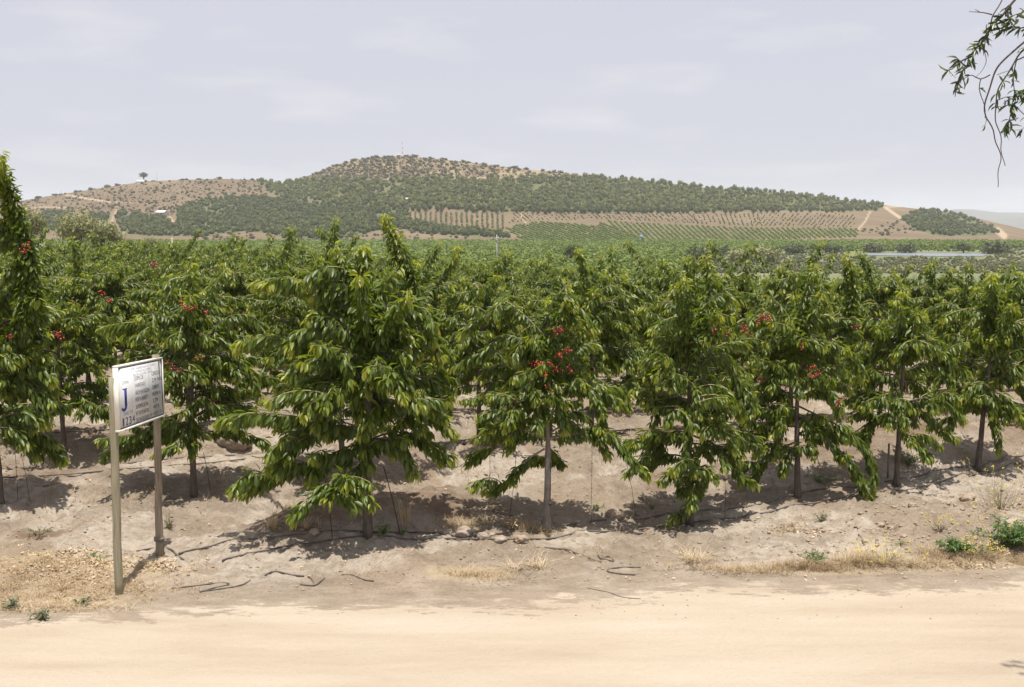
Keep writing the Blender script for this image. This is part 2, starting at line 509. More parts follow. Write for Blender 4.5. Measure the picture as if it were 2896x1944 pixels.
def hill_mat():
    m, t, b, out = new_mat('hill_soil')
    n1 = noise(t, 0.012, 6, 0.62)
    n2 = noise(t, 0.10, 5, 0.65)
    col = ramp(t, n1, [(0.3, (0.125, 0.092, 0.062)), (0.5, (0.16, 0.12, 0.08)), (0.7, (0.20, 0.155, 0.10))])
    col = mix(t, ramp(t, n2, [(0.45, 0.0), (0.7, 0.6)]), col, (0.17, 0.135, 0.09))
    col = mix(t, attr(t, 'gold'), col, (0.27, 0.21, 0.13))
    col = mix(t, attr(t, 'veg'), col, (0.10, 0.115, 0.055))
    col = mix(t, attr(t, 'green'), col, (0.15, 0.20, 0.07))
    col = mix(t, attr(t, 'track'), col, (0.36, 0.275, 0.19))
    t.links.new(col, b.inputs['Base Color'])
    b.inputs['Roughness'].default_value = 1.0
    b.inputs['Specular IOR Level'].default_value = 0.0
    return m
M['hill'] = hill_mat()
M['mountain'] = plain_mat('far_mountain', (0.08, 0.085, 0.08), (0.13, 0.125, 0.11), 0.003, 1.0, spec=0.0)
def water_mat():
    m, t, b, out = new_mat('lake_water')
    b.inputs['Base Color'].default_value = (0.16, 0.18, 0.21, 1)
    b.inputs['Roughness'].default_value = 0.35
    bump(t, b, noise(t, 1.5, 3), 0.15, 0.05)
    return m
M['water'] = water_mat()

# ------------------------------------------------------------------ ground and road: one sheet, split along the road edge
def axis(a, b, step, lo, hi, g):
    xs = list(np.arange(a, b + 1e-6, step))
    s = step; x = xs[-1]
    while x < hi:
        s *= g; x += s; xs.append(x)
    s = step; x = xs[0]
    while x > lo:
        s *= g; x -= s; xs.insert(0, x)
    return np.array(xs)
gx = axis(-7.2, 7.6, 0.030, -2600, 2600, 1.028)
gy = axis(9.2, 18.5, 0.030, -160, 3200, 1.016)
GX, GY = np.meshgrid(gx, gy)
GZ = terrain(GX, GY)
ny, nx = GX.shape
RE = GY - road_edge(GX)
wob = 1.1 * (fbm(GX * 0.45, GY * 0.9, 61, 3) - 0.5) + 0.45 * (fbm(GX * 2.2, GY * 6, 63, 4) - 0.5)
A_road = (1 - smooth(-2.0, 0.75, RE + wob)) * smooth(-3, 2, GY + 0 * GX)
vr = row_v(GX, GY)
nr = np.round(vr)
dr = (vr - nr) * ROW_D * 0.92
damp = np.exp(-((dr + 0.12) / 0.42) ** 2) * smooth(0.36, 0.58, fbm(GX * 0.95 + 3, GY * 0.95, 71, 4)) * 0.85
damp = np.where((nr < 0) | ((nr == 0) & (GX < -2.6)), 0, damp) * (1 - smooth(40, 80, GY))
for (px, py, rx, ry) in ((860, 1440, 0.75, 0.45), (100, 1510, 0.35, 0.25), (1270, 1430, 0.4, 0.3)):
    g = on_ground(px, py)
    q = ((GX - g.x) / rx) ** 2 + ((GY - g.y) / ry) ** 2 + 1.4 * (fbm(GX * 3, GY * 3, 73, 3) - 0.5)
    damp = np.maximum(damp, 0.75 * (1 - smooth(0.5, 1.3, q)))
pale = smooth(0.1, 0.7, RE) * smooth(0.48, 0.62, fbm(GX * 1.25, GY * 1.25, 81, 4)) * (1 - smooth(30, 60, GY)) * 0.9
straw = np.zeros_like(GX)
for (px, py, rx, ry, w) in ((120, 1640, 1.5, 0.85, .5), (2300, 1608, 1.2, 0.16, .5), (2560, 1598, 0.9, 0.2, .4), (1330, 1625, .5, .2, .5), (2850, 1590, .5, .2, .5)):
    g = on_ground(px, py)
    q = ((GX - g.x) / rx) ** 2 + ((GY - g.y) / ry) ** 2 + 1.2 * (fbm(GX * 3.5, GY * 3.5, 83, 3) - 0.5)
    straw = np.maximum(straw, w * (1 - smooth(0.3, 1.4, q)))
veg = smooth(120, 200, GY)
a_ground = dict(road=A_road.ravel(), damp=damp.ravel(), pale=pale.ravel(), straw=straw.ravel(), veg=veg.ravel())
V = np.stack([GX, GY, GZ], -1).reshape(-1, 3)
ii, jj = np.meshgrid(np.arange(ny - 1), np.arange(nx - 1), indexing='ij')
i0 = (ii * nx + jj).ravel()
quads = np.stack([i0, i0 + 1, i0 + nx + 1, i0 + nx], -1)
is_road = (A_road.ravel()[i0] > 0.55) & (np.abs(V[i0, 0]) < 60)
def sub_sheet(name, mask):
    q = quads[mask]
    used, inv = np.unique(q.ravel(), return_inverse=True)
    me = np_mesh(name, V[used], None, inv.reshape(-1, 4), [M['soil']], None, None, True, {k: v[used] for k, v in a_ground.items()})
    return tag(link(name, me), kind='structure')
sub_sheet('ground', ~is_road)
sub_sheet('road', is_road)

# ------------------------------------------------------------------ hill (real ground rising from the valley, its crest as in the photo)
RIDGE = np.array([(-900, 640), (-300, 606), (0, 580), (40, 572), (150, 553), (250, 538), (350, 522), (420, 513), (520, 509), (620, 506), (720, 509), (800, 518), (850, 508), (900, 486),
                  (960, 464), (1020, 450), (1100, 442), (1160, 443), (1250, 451), (1350, 462), (1450, 475), (1550, 485), (1650, 496), (1720, 506),
                  (1850, 513), (2000, 532), (2200, 546), (2300, 555), (2450, 575), (2550, 586), (2650, 597), (2750, 615), (2850, 638), (2900, 650), (3100, 676), (3600, 690)], float)
FOOT_Y = np.array([(-900, 700), (0, 700), (300, 692), (500, 684), (900, 684), (1200, 684), (1450, 684), (2000, 683), (2500, 680), (2900, 690), (3600, 700)], float)
D_FOOT, D_RIDGE = 720.0, 1280.0
hx = np.arange(-900, 3601, 5.0)
ht = np.linspace(-0.03, 1.0, 150)
def hill_py(px, t):
    fy = np.interp(px, FOOT_Y[:, 0], FOOT_Y[:, 1])
    ry = np.interp(px, RIDGE[:, 0], RIDGE[:, 1])
    s = np.clip(t, 0, 1)
    return fy + (ry - fy) * (0.75 * s + 0.25 * s * s * (3 - 2 * s)) - np.minimum(t, 0) * 100
def hill_xyz(px, t):
    py = hill_py(px, t)
    D = D_FOOT + (D_RIDGE - D_FOOT) * t + 60 * np.sin(px / 410.0) * np.clip(t, 0, 1)
    a, c = ray(px, py)
    return np.stack([a * D, D + 0 * a, CAM_H + c * D], -1), py
_tt = np.linspace(0, 1, 201)
def hill_t(px, py):
    """where on the slope a photo row falls"""
    yy = hill_py(np.full(201, float(px)), _tt)
    return float(np.interp(-py, -yy, _tt))
HX, HT = np.meshgrid(hx, ht)
HP, HPY = hill_xyz(HX, HT)
hb = HP[-1].copy()                                       # the far side falls away again behind the crest
back = []
for k in range(1, 14):
    r = hb.copy(); r[:, 1] += 45 * k; r[:, 0] *= r[:, 1] / hb[:, 1]; r[:, 2] -= 0.9 * k * k
    back.append(r)
HV = np.concatenate([HP, np.array(back)], 0)
rows_h, cols_h = HV.shape[:2]
def poly_dist(X, Y, pts):
    d = np.full(X.shape, 1e9)
    for (x0, y0), (x1, y1) in zip(pts[:-1], pts[1:]):
        L2 = (x1 - x0) ** 2 + (y1 - y0) ** 2
        t = np.clip(((X - x0) * (x1 - x0) + (Y - y0) * (y1 - y0)) / L2, 0, 1)
        d = np.minimum(d, np.hypot(X - x0 - t * (x1 - x0), Y - y0 - t * (y1 - y0)))
    return d
TRACKS = [([(185, 551), (230, 560), (310, 572)], 2.2, .9), ([(60, 592), (120, 586), (190, 588)], 2, .5), ([(332, 572), (328, 600), (318, 622), (312, 640)], 3, .6),
          ([(480, 616), (492, 632), (500, 645)], 3.5, .9), ([(2505, 588), (2525, 602), (2545, 616)], 3.5, 1), ([(2460, 600), (2448, 625), (2425, 652)], 2.2, .8),
          ([(1470, 596), (1478, 615), (1487, 630)], 2.5, .7), ([(2822, 652), (2840, 668)], 8, .9), ([(2500, 586), (2560, 584), (2620, 590)], 2, .7), ([(340, 572), (420, 576)], 1.5, .3),
          ([(1085, 507), (1400, 503), (1650, 497)], 2, .5), ([(352, 640), (350, 660)], 2, .5), ([(1120, 608), (1080, 600)], 2, .3)]
tr = np.zeros(HX.shape)
for pts, w, s in TRACKS:
    tr = np.maximum(tr, s * (1 - smooth(w * 0.6, w * 1.6, poly_dist(HX, HPY, pts))))
gold = smooth(1050, 1300, HX) * (1 - smooth(1700, 1800, HX)) * (1 - smooth(488, 512, HPY)) * 0.9
gold = np.maximum(gold, 0.5 * (1 - smooth(470, 500, HPY)))
gold = gold * smooth(0.35, 0.6, fbm(HX / 40, HPY / 8, 91, 3))
def inside(px, py, poly):
    px = np.asarray(px, float); py = np.asarray(py, float)
    c = np.zeros(px.shape, bool)
    n = len(poly)
    for i in range(n):
        x0, y0 = poly[i]; x1, y1 = poly[(i + 1) % n]
        hit = ((y0 > py) != (y1 > py)) & (px < (x1 - x0) * (py - y0) / ((y1 - y0) if y1 != y0 else 1e-9) + x0)
        c ^= hit
    return c
ZONE_DARK = [[(495, 668), (500, 592), (540, 575), (590, 562), (702, 556), (770, 560), (826, 572), (965, 582), (1050, 585), (1152, 590), (1155, 625), (1250, 643), (1340, 653), (1440, 664), (1440, 674), (1200, 662), (1130, 648), (1060, 655), (1000, 672), (900, 678), (800, 674), (760, 660), (700, 655), (620, 662), (560, 672)],
             [(326, 610), (345, 602), (470, 618), (490, 640), (492, 668), (420, 668), (345, 660)],
             [(118, 600), (205, 600), (210, 645), (150, 655), (120, 640)], [(245, 605), (306, 607), (308, 632), (250, 634)],
             [(2545, 617), (2600, 597), (2660, 592), (2700, 600), (2800, 640), (2832, 658), (2760, 668), (2660, 668), (2590, 652)],
             [(40, 620), (110, 605), (112, 650), (40, 660)]]
ZONE_MID = [[(716, 507), (800, 518), (850, 508), (880, 506), (965, 507), (1100, 508), (1300, 505), (1500, 504), (1650, 499), (1720, 505), (1850, 512), (2000, 531), (2200, 545), (2300, 554), (2420, 571), (2500, 581),
             (2490, 594), (2380, 600), (2200, 598), (2000, 600), (1800, 604), (1500, 601), (1400, 600), (1300, 595), (1220, 585), (1150, 590), (1050, 583), (965, 580), (826, 568), (760, 545)]]
ZONE_ROWS = [(1430, 648), (1470, 636), (1520, 628), (1600, 633), (1690, 640), (1700, 625), (1760, 630), (1950, 640), (2100, 646), (2430, 648), (2425, 672), (2000, 684), (1480, 684)]
vg = np.zeros(HX.shape); gr = np.zeros(HX.shape)
jx = HX + 10 * (fbm(HX / 30, HPY / 6, 95, 3) - 0.5); jy = HPY + 6 * (fbm(HX / 30, HPY / 6, 97, 3) - 0.5)
for z in ZONE_DARK:
    vg = np.maximum(vg, inside(jx, jy, z) * 0.92)
for z in ZONE_MID:
    vg = np.maximum(vg, inside(jx, jy, z) * 0.72)
gr = inside(jx, jy, ZONE_ROWS) * 0.12
pad = lambda a: np.concatenate([a, np.repeat(a[-1:], len(back), 0)], 0).ravel()
HI = (np.arange(rows_h - 1)[:, None] * cols_h + np.arange(cols_h - 1)[None]).ravel()
hq = np.stack([HI, HI + 1, HI + cols_h + 1, HI + cols_h], -1)
tag(link('hills', np_mesh('hills', HV.reshape(-1, 3), None, hq, [M['hill']], None, None, True,
                          dict(track=pad(tr), gold=pad(gold), veg=pad(vg), green=pad(gr)))), kind='structure')

# far mountain at the right
mxs = np.arange(2000, 3800, 12.0)
prof = np.interp(mxs, [2000, 2400, 2600, 2700, 2760, 2820, 2896, 3000, 3200, 3500, 3800], [640, 632, 606, 592, 594, 600, 603, 596, 600, 585, 610])
prof = prof + 5 * (fbm(mxs / 60, mxs * 0, 101, 4) - 0.5)
mv = []
for k, t in enumerate(np.linspace(0, 1, 14)):
    D = 4200 + 1500 * t
    py = 664 + (prof - 664) * t ** 0.8 + 6 * t * (1 - t) * (fbm(mxs / 40, mxs * 0 + k, 103, 3) - 0.5) * 4
    a, c = ray(mxs, py)
    mv.append(np.stack([a * D, D + 0 * a, CAM_H + c * D], -1))
last = mv[-1].copy(); last[:, 1] += 1200; last[:, 2] = -20
mv.append(last)
mv = np.array(mv); mr, mc = mv.shape[:2]
mi = (np.arange(mr - 1)[:, None] * mc + np.arange(mc - 1)[None]).ravel()
tag(link('far_mountain', np_mesh('far_mountain', mv.reshape(-1, 3), None, np.stack([mi, mi + 1, mi + mc + 1, mi + mc], -1), [M['mountain']], smoothed=True)), kind='structure')

# lake in the valley at the right
lk = []
zl = -7.45
for px, py in [(2440, 717.5), (2560, 717), (2700, 717), (2785, 718), (2795, 721), (2780, 724.5), (2650, 725), (2520, 723), (2430, 722), (2415, 720)]:
    a, c = ray(px, py)
    D = (zl - CAM_H) / c
    lk.append((a * D, D, zl))
me = bpy.data.meshes.new('lake')
me.from_pydata([tuple(map(float, p)) for p in lk], [], [list(range(len(lk)))])
me.materials.append(M['water'])
tag(link('lake', me), kind='structure')

# ------------------------------------------------------------------ leaves
def unit(a):
    return a / (np.linalg.norm(a, axis=-1, keepdims=True) + 1e-9)
LEAF8 = np.array([(0, 0, 0), (0.30, -0.145, 0.07), (0.30, 0, -0.015), (0.30, 0.145, 0.07), (0.64, -0.155, 0.02), (0.64, 0, -0.07), (0.64, 0.155, 0.02), (1.0, 0, -0.2)])
LEAF8_T = np.array([(0, 2, 1), (0, 3, 2), (4, 5, 7), (5, 6, 7)])
LEAF8_Q = np.array([(1, 2, 5, 4), (2, 3, 6, 5)])
LEAF4 = np.array([(0, 0, 0), (0.5, -0.17, 0.06), (1, 0, -0.12), (0.5, 0.17, 0.06)])
LEAF4_T = np.array([(0, 2, 1), (0, 3, 2)])
def leaf_mesh(P, Dv, Nv, L, tone, lod=0, width=1.0):
    """leaves at P pointing along Dv, upper face along Nv; returns verts, tris, quads, tone"""
    Dv = unit(Dv)
    S = unit(np.cross(Dv, Nv))
    Nn = np.cross(S, Dv)
    T = LEAF8 if lod == 0 else LEAF4
    V = P[:, None] + L[:, None, None] * (T[None, :, :1] * Dv[:, None] + width * T[None, :, 1:2] * S[:, None] + T[None, :, 2:3] * Nn[:, None])
    n = len(P); k = len(T)
    base = (np.arange(n) * k)[:, None, None]
    tr_ = (LEAF8_T if lod == 0 else LEAF4_T)[None] + base
    q_ = (LEAF8_Q[None] + base).reshape(-1, 4) if lod == 0 else None
    return V.reshape(-1, 3), tr_.reshape(-1, 3), q_, np.repeat(tone, k)

def curve_pts(p0, az, el0, el1, L, rng, n=None, wig=0.10):
    n = n or max(5, int(L / 0.07))
    s = np.linspace(0, 1, n)
    el = el0 + (el1 - el0) * s ** 1.05
    a = az + np.cumsum(rng.normal(0, wig / math.sqrt(n), n))
    d = np.stack([np.cos(el) * np.cos(a), np.cos(el) * np.sin(a), np.sin(el)], -1)
    return p0 + np.vstack([np.zeros((1, 3)), np.cumsum(d[:-1] * (L / (n - 1)), 0)])
def resample(pts, step=0.07):
    """smooth polyline (Catmull-Rom) through control points"""
    P = np.array(pts, float)
    if len(P) == 2:
        P = np.array([P[0], (P[0] + P[1]) / 2, P[1]])
    Q = np.vstack([2 * P[0] - P[1], P, 2 * P[-1] - P[-2]])
    out = []
    for i in range(1, len(Q) - 2):
        n = max(2, int(np.linalg.norm(Q[i + 1] - Q[i]) / step))
        t = np.linspace(0, 1, n, endpoint=False)[:, None]
        a, b, c, d = Q[i - 1], Q[i], Q[i + 1], Q[i + 2]
        out.append(0.5 * ((2 * b) + (-a + c) * t + (2 * a - 5 * b + 4 * c - d) * t ** 2 + (-a + 3 * b - 3 * c + d) * t ** 3))
    out.append(P[-1:])
    return np.vstack(out)

class Tree:
    """a young spindle cherry: short trunk, drooping leafy limbs, a few upright shoots"""
    def __init__(s, seed, height=2.9, radius=1.15, n_main=15, explicit=(), lean=(0, 0), low=0.75, density=85, leaf=0.125, lod=0,
                 trunk_r=0.042, n_clusters=6, shoots=4, lateral=3, minz=0.62, tall=0.0, flat=0.36):
        rng = np.random.default_rng(seed)
        s.rng = rng
        top = height * 0.72
        k = np.linspace(0, 1, 14)
        bend = rng.normal(0, 0.025, (14, 2)).cumsum(0) * 0.6
        tx = lean[0] * k + bend[:, 0] * k; ty = lean[1] * k + bend[:, 1] * k
        s.trunk = np.stack([tx, ty, -0.08 + k * (top + 0.08)], -1)
        s.trunk_rad = trunk_r * (1.15 - 0.75 * k) * (1 + 0.07 * rng.normal(size=14))
        s.trunk_rad[0] *= 1.35; s.trunk_rad[1] *= 1.12
        tp = lambda h: np.array([np.interp(h, s.trunk[:, 2], s.trunk[:, i]) for i in range(3)])
        lim = []                                          # (points, leaf start fraction, kind)
        ga = rng.random() * 6.28
        for i in range(n_main):
            f = (i + 0.5) / n_main
            h = low + (top - low) * f + rng.normal(0, 0.04)
            ga += 2.4 + rng.normal(0, 0.25)
            L = radius * (1.28 - 0.50 * f) * rng.uniform(0.8, 1.2)
            el0 = R(10 + 40 * f + rng.normal(0, 15)); el1 = R(-74 + 34 * f + rng.normal(0, 18))
            P = curve_pts(tp(h), ga, el0, el1, L, rng)
            P[:, 2] = np.where(P[:, 2] < minz + 0.2, minz + 0.2 - 0.3 * (minz + 0.2 - P[:, 2]), P[:, 2])
            lim.append((P, 0.12, 0))
        for i in range(shoots):
            ga += 2.4
            L = (height - top) * rng.uniform(0.7, 1.2) + (tall if i == 0 else 0)
            lim.append((curve_pts(tp(top - 0.12 * i), ga, R(rng.uniform(58, 86)), R(rng.uniform(25, 75)), L, rng), 0.05, 1))
        for pts in explicit:
            lim.append((resample(pts), 0.10, 2))
        lats = []
        for P, f0, kind in lim:
            n = len(P)
            Lm = np.linalg.norm(np.diff(P, axis=0), axis=1).sum()
            if kind == 1 or Lm < 0.5: continue
            nl = rng.poisson(lateral + 1.6) if kind == 0 else rng.poisson(lateral * 0.8)
            for j in range(nl):
                i = int(n * rng.uniform(0.22, 0.75)); i = min(max(i, 1), n - 2)
                T = P[i + 1] - P[i - 1]
                az = math.atan2(T[1], T[0]) + rng.choice([-1, 1]) * rng.uniform(0.5, 1.3)
                lats.append((curve_pts(P[i], az, R(rng.uniform(-25, 50)), R(rng.uniform(-85, 5)), rng.uniform(0.28, 0.66), rng), 0.06, 3))
        s.limbs = lim + lats
        # the rows are kept as a narrow wall: limbs spread along the row more than across it
        nrm2 = np.array([-0.387, 0.922, 0.0])
        for P, f0, kind in s.limbs:
            if kind in (0, 3):
                P -= flat * (P @ nrm2)[:, None] * nrm2
        # leaves
        PP, DD, NN, LL, TT = [], [], [], [], []
        for P, f0, kind in s.limbs:
            seg = np.linalg.norm(np.diff(P, axis=0), axis=1)
            cum = np.r_[0, seg.cumsum()]
            L = cum[-1]
            m = int(L * density * (1.75 if kind == 2 else 1.8 if kind == 1 else 1.5) * (1 - f0))
            if m < 1: continue
            sv = L * (f0 + (1 - f0) * rng.random(m) ** 0.9)
            pos = np.stack([np.interp(sv, cum, P[:, i]) for i in range(3)], -1)
            Tg = unit(np.gradient(P, axis=0))
            T = unit(np.stack([np.interp(sv, cum, Tg[:, i]) for i in range(3)], -1))
            rv = rng.normal(size=(m, 3))
            rad = unit(rv - (rv * T).sum(-1, keepdims=True) * T)
            g = rng.uniform(0.35, 1.75, m)[:, None]
            up = np.abs(T[:, 2:3])
            d = unit(0.42 * T + (0.60 + 0.25 * up) * rad - g * np.array([[0, 0, 1.0]]) + rng.normal(0, 0.12, (m, 3)))
            nrm = unit(np.array([[0, 0, 0.55]]) + 1.0 * rad + rng.normal(0, 0.28, (m, 3)))
            fr = sv / L
            tone = 0.30 + 0.22 * rng.normal(size=m) * 0.7 + 0.55 * smooth(0.80, 1.0, fr)
            size = leaf * rng.uniform(0.55, 1.3, m) * (1 - 0.25 * smooth(0.85, 1.0, fr))
            PP.append(pos + 0.022 * d + rad * 0.012); DD.append(d); NN.append(nrm); LL.append(size); TT.append(np.clip(tone, 0, 1))
        s.P, s.D, s.Nn, s.L, s.T = map(np.concatenate, (PP, DD, NN, LL, TT))
        s.lod = lod
        # cherry clusters on the older wood
        s.clusters = []
        cand = [l for l in s.limbs if l[2] in (0, 2)]
        for c in range(n_clusters):
            P = cand[int(rng.integers(len(cand)))][0]
            i = int(len(P) * rng.uniform(0.15, 0.6))
            s.clusters.append((P[i], int(rng.integers(4, 10))))
        s.dead = False
    def leaf_arrays(s):
        return leaf_mesh(s.P, s.D, s.Nn, s.L, s.T, s.lod)
    def crown_mesh(s, mat):
        V, t, q, tone = s.leaf_arrays()
        return np_mesh('crown', V, t, q, [mat], tone)
    def wood(s, sides=8):
        mb = MB()
        mb.tube(s.trunk, s.trunk_rad, sides)
        for P, f0, kind in s.limbs:
            if kind in (0, 2):
                mb.tube(P, np.linspace(0.014, 0.003, len(P)), 5 if sides > 5 else 3)
        return mb
    def shoot_mb(s):
        mb = MB()
        for P, f0, kind in s.limbs:
            if kind in (1, 3):
                mb.tube(P, np.linspace(0.009, 0.003, len(P)), 4)
        return mb
    def cluster_arrays(s, c, n, sub=1, r=0.0128):
        mb = MB(); tone = []
        base = s.rng.uniform(0.1, 0.8)
        for k in range(n):
            o = s.rng.normal(0, 0.028, 3); o[2] = -abs(s.rng.normal(0.045, 0.02))
            mb.ball(c + o, r * s.rng.uniform(0.85, 1.2), sub)
            tone += [min(1, max(0, base + s.rng.normal(0, 0.2)))] * len(ICO[sub][0])
            if sub:
                mb.tube(np.array([c, c + o * 0.5 + np.array([0, 0, 0.008]), c + o]), 0.0016, 3, False)
                tone += [0.3] * 9
        return mb, tone

def plant_tree(tree, loc, label, group, rotz=0.0, bark='bark'):
    """cherry_tree > trunk, shoot growth, crown, cherry clusters"""
    o = thing('cherry_tree', label, 'cherry tree', loc, rotz, group)
    w1, w2 = tree.wood(), tree.shoot_mb()
    Va, qa, ta = np.vstack(w1.v), np.vstack(w1.q), np.vstack(w1.t)
    Vb, qb, tb = np.vstack(w2.v), np.vstack(w2.q), np.vstack(w2.t)
    n = len(Va)
    link('trunk', np_mesh('trunk', np.vstack([Va, Vb]), np.vstack([ta, tb + n]), np.vstack([qa, qb + n]), [M[bark], M['shoot']], None,
                          np.r_[np.zeros(len(ta)), np.ones(len(tb)), np.zeros(len(qa)), np.ones(len(qb))], True), o)
    link('crown', tree.crown_mesh(M['leaf']), o)
    for c, n in tree.clusters:
        mb, tone = tree.cluster_arrays(c, n)
        link('cherry_cluster', mb.mesh('cherry_cluster', [M['cherry']], True, tone), o)
    return o
def copy_tree(src, loc, rotz, scale, label, group):
    c = src.copy(); COL.objects.link(c)
    c.location = loc; c.rotation_euler = (0, 0, rotz); c.scale = (scale, scale, scale)
    c['label'] = label; c['group'] = group
    for ch in src.children:
        d = ch.copy(); COL.objects.link(d); d.parent = c
    return c

# ------------------------------------------------------------------ the front trees, posed as in the photo
def L_(g, *pts):
    """control points given as photo pixels plus a depth offset from the tree's own depth"""
    out = []
    for p in pts:
        px, py = p[0], p[1]
        dd = p[2] if len(p) > 2 else 0
        out.append(np.array(at(px, py, g.y + dd)) - np.array(g))
    return out
def fruit(tree, g, dd, *pts):
    for px, py, n in pts:
        j = tree.rng.normal(0, 1, 3)
        tree.clusters.append((np.array(at(px + 5 * j[0], py - 8 + 7 * j[1], g.y + dd + 0.1 * j[2])) - np.array(g), n))
    return tree
GRP = 'young cherry trees in the orchard rows'
heroes = []
gA = on_ground(1040, 1515)
heroes.append(plant_tree(Tree(11, 3.35, 1.05, 13, [
    L_(gA, (1040, 1290), (930, 1290, -0.05), (810, 1330, -0.11), (700, 1385, -0.16), (690, 1400, -0.16)), L_(gA, (1040, 1230), (900, 1190, -0.11), (760, 1170, -0.18), (640, 1180, -0.20), (615, 1200, -0.20)),
    L_(gA, (1040, 1110), (930, 1010, -0.05), (800, 955, -0.11), (690, 960, -0.16), (670, 985, -0.16)), L_(gA, (1040, 1000), (940, 860), (830, 800, -0.05), (720, 800, -0.05)),
    L_(gA, (1040, 950), (1000, 800), (940, 690)), L_(gA, (1040, 950), (1035, 800), (1025, 685)), L_(gA, (1045, 1000), (1100, 860), (1180, 880, .1), (1230, 930, .1)),
    L_(gA, (1040, 1250), (1100, 1240, -0.16), (1150, 1290, -0.18), (1172, 1345, -0.20)), L_(gA, (1040, 1190), (1140, 1140, .1), (1230, 1180, .2), (1290, 1230, .2)),
    L_(gA, (1040, 1240), (1020, 1240, -0.18), (1030, 1290, -0.26), (1050, 1330, -0.28)), L_(gA, (1040, 1120), (1010, 1050, -0.20), (960, 1080, -0.28), (900, 1180, -0.32)),
    L_(gA, (1040, 1050), (1080, 1000, -0.18), (1130, 1040, -0.28), (1160, 1120, -0.30)), L_(gA, (1040, 1250), (970, 1270, -0.18), (900, 1310, -0.26), (880, 1360, -0.28)),
    L_(gA, (1040, 1000), (960, 920, -0.16), (880, 930, -0.22), (820, 990, -0.28))],
    leaf=0.128, density=140, trunk_r=0.048, n_clusters=3, low=0.95), gA,
    'large cherry tree with the biggest leaves, its trunk tied with clear plastic', GRP))
gB = on_ground(1545, 1500)
tB = Tree(23, 3.0, 0.85, 10, [
    L_(gB, (1540, 1270), (1480, 1310, -0.11), (1420, 1370, -0.17), (1368, 1385, -0.18)), L_(gB, (1540, 1120), (1450, 1180, .1), (1370, 1270, .1), (1315, 1315, .1)),
    L_(gB, (1540, 1240), (1640, 1225, -0.05), (1720, 1225, -0.11), (1780, 1290, -0.16), (1835, 1345, -0.16)), L_(gB, (1540, 1080), (1640, 1060, .1), (1690, 1120, .1), (1710, 1230, .1)),
    L_(gB, (1535, 1000), (1440, 950, -0.11), (1360, 1000, -0.16), (1270, 1040, -0.16)), L_(gB, (1540, 950), (1450, 870), (1370, 890), (1300, 950)),
    L_(gB, (1545, 950), (1600, 870), (1650, 880, -0.05), (1680, 950, -0.05)), L_(gB, (1540, 1050), (1500, 1080, -0.18), (1460, 1190, -0.26), (1440, 1260, -0.26)),
    L_(gB, (1540, 1060), (1570, 1120, -0.18), (1600, 1220, -0.22)), L_(gB, (1545, 930), (1570, 850), (1610, 800))],
    density=161, leaf=0.100, n_clusters=0, low=0.95, lateral=3)
for px, py, n in ((1575, 935, 8), (1590, 928, 5), (1600, 990, 9), (1580, 1000, 7), (1555, 1030, 9), (1572, 1045, 8), (1610, 1040, 6), (1510, 1030, 8), (1525, 1028, 6), (1540, 1055, 5), (1548, 1095, 3), (1455, 1140, 5), (1440, 1165, 5)):
    tB.clusters.append((np.array(at(px, py - 8, gB.y - 0.46)) - np.array(gB), n))
heroes.append(plant_tree(tB, gB, 'cherry tree with bunches of red fruit around its exposed pale trunk, nearest the loose stones', GRP, bark='grey_bark'))
gC = on_ground(1950, 1485)
heroes.append(plant_tree(fruit(Tree(37, 3.1, 0.82, 14, [
    L_(gC, (1960, 1330), (2000, 1320, -0.16), (1975, 1390, -0.20), (1940, 1440, -0.22), (1890, 1475, -0.22)), L_(gC, (1950, 1250), (1880, 1240, .1), (1840, 1310, .1), (1825, 1320, .1)),
    L_(gC, (1955, 1230), (2040, 1270, -0.05), (2090, 1340, -0.11), (2140, 1370, -0.11)), L_(gC, (1950, 1100), (1880, 1010), (1850, 1050), (1835, 1120)),
    L_(gC, (1955, 1050), (2040, 1000), (2080, 1060), (2100, 1180)), L_(gC, (1950, 1000), (1930, 880), (1905, 800)), L_(gC, (1950, 1000, .2), (1990, 880, .2), (2010, 790, .2), (1990, 715, .2)), L_(gC, (1955, 1000), (2000, 860), (2050, 830), (2090, 850)),
    L_(gC, (1950, 1150), (1960, 1150, -0.18), (1940, 1260, -0.26), (1935, 1310, -0.26)), L_(gC, (1950, 1080), (2000, 1080, -0.16), (2030, 1160, -0.20), (2040, 1230, -0.20))],
    n_clusters=7, leaf=0.100, density=139), gC, -0.5, (2105, 930, 9), (2118, 936, 7), (2030, 930, 4), (2050, 940, 4), (2165, 905, 8), (2150, 915, 5)), gC, 'cherry tree whose lowest limb hangs down almost to the ground in front of its trunk', GRP))
gD = on_ground(2255, 1408)
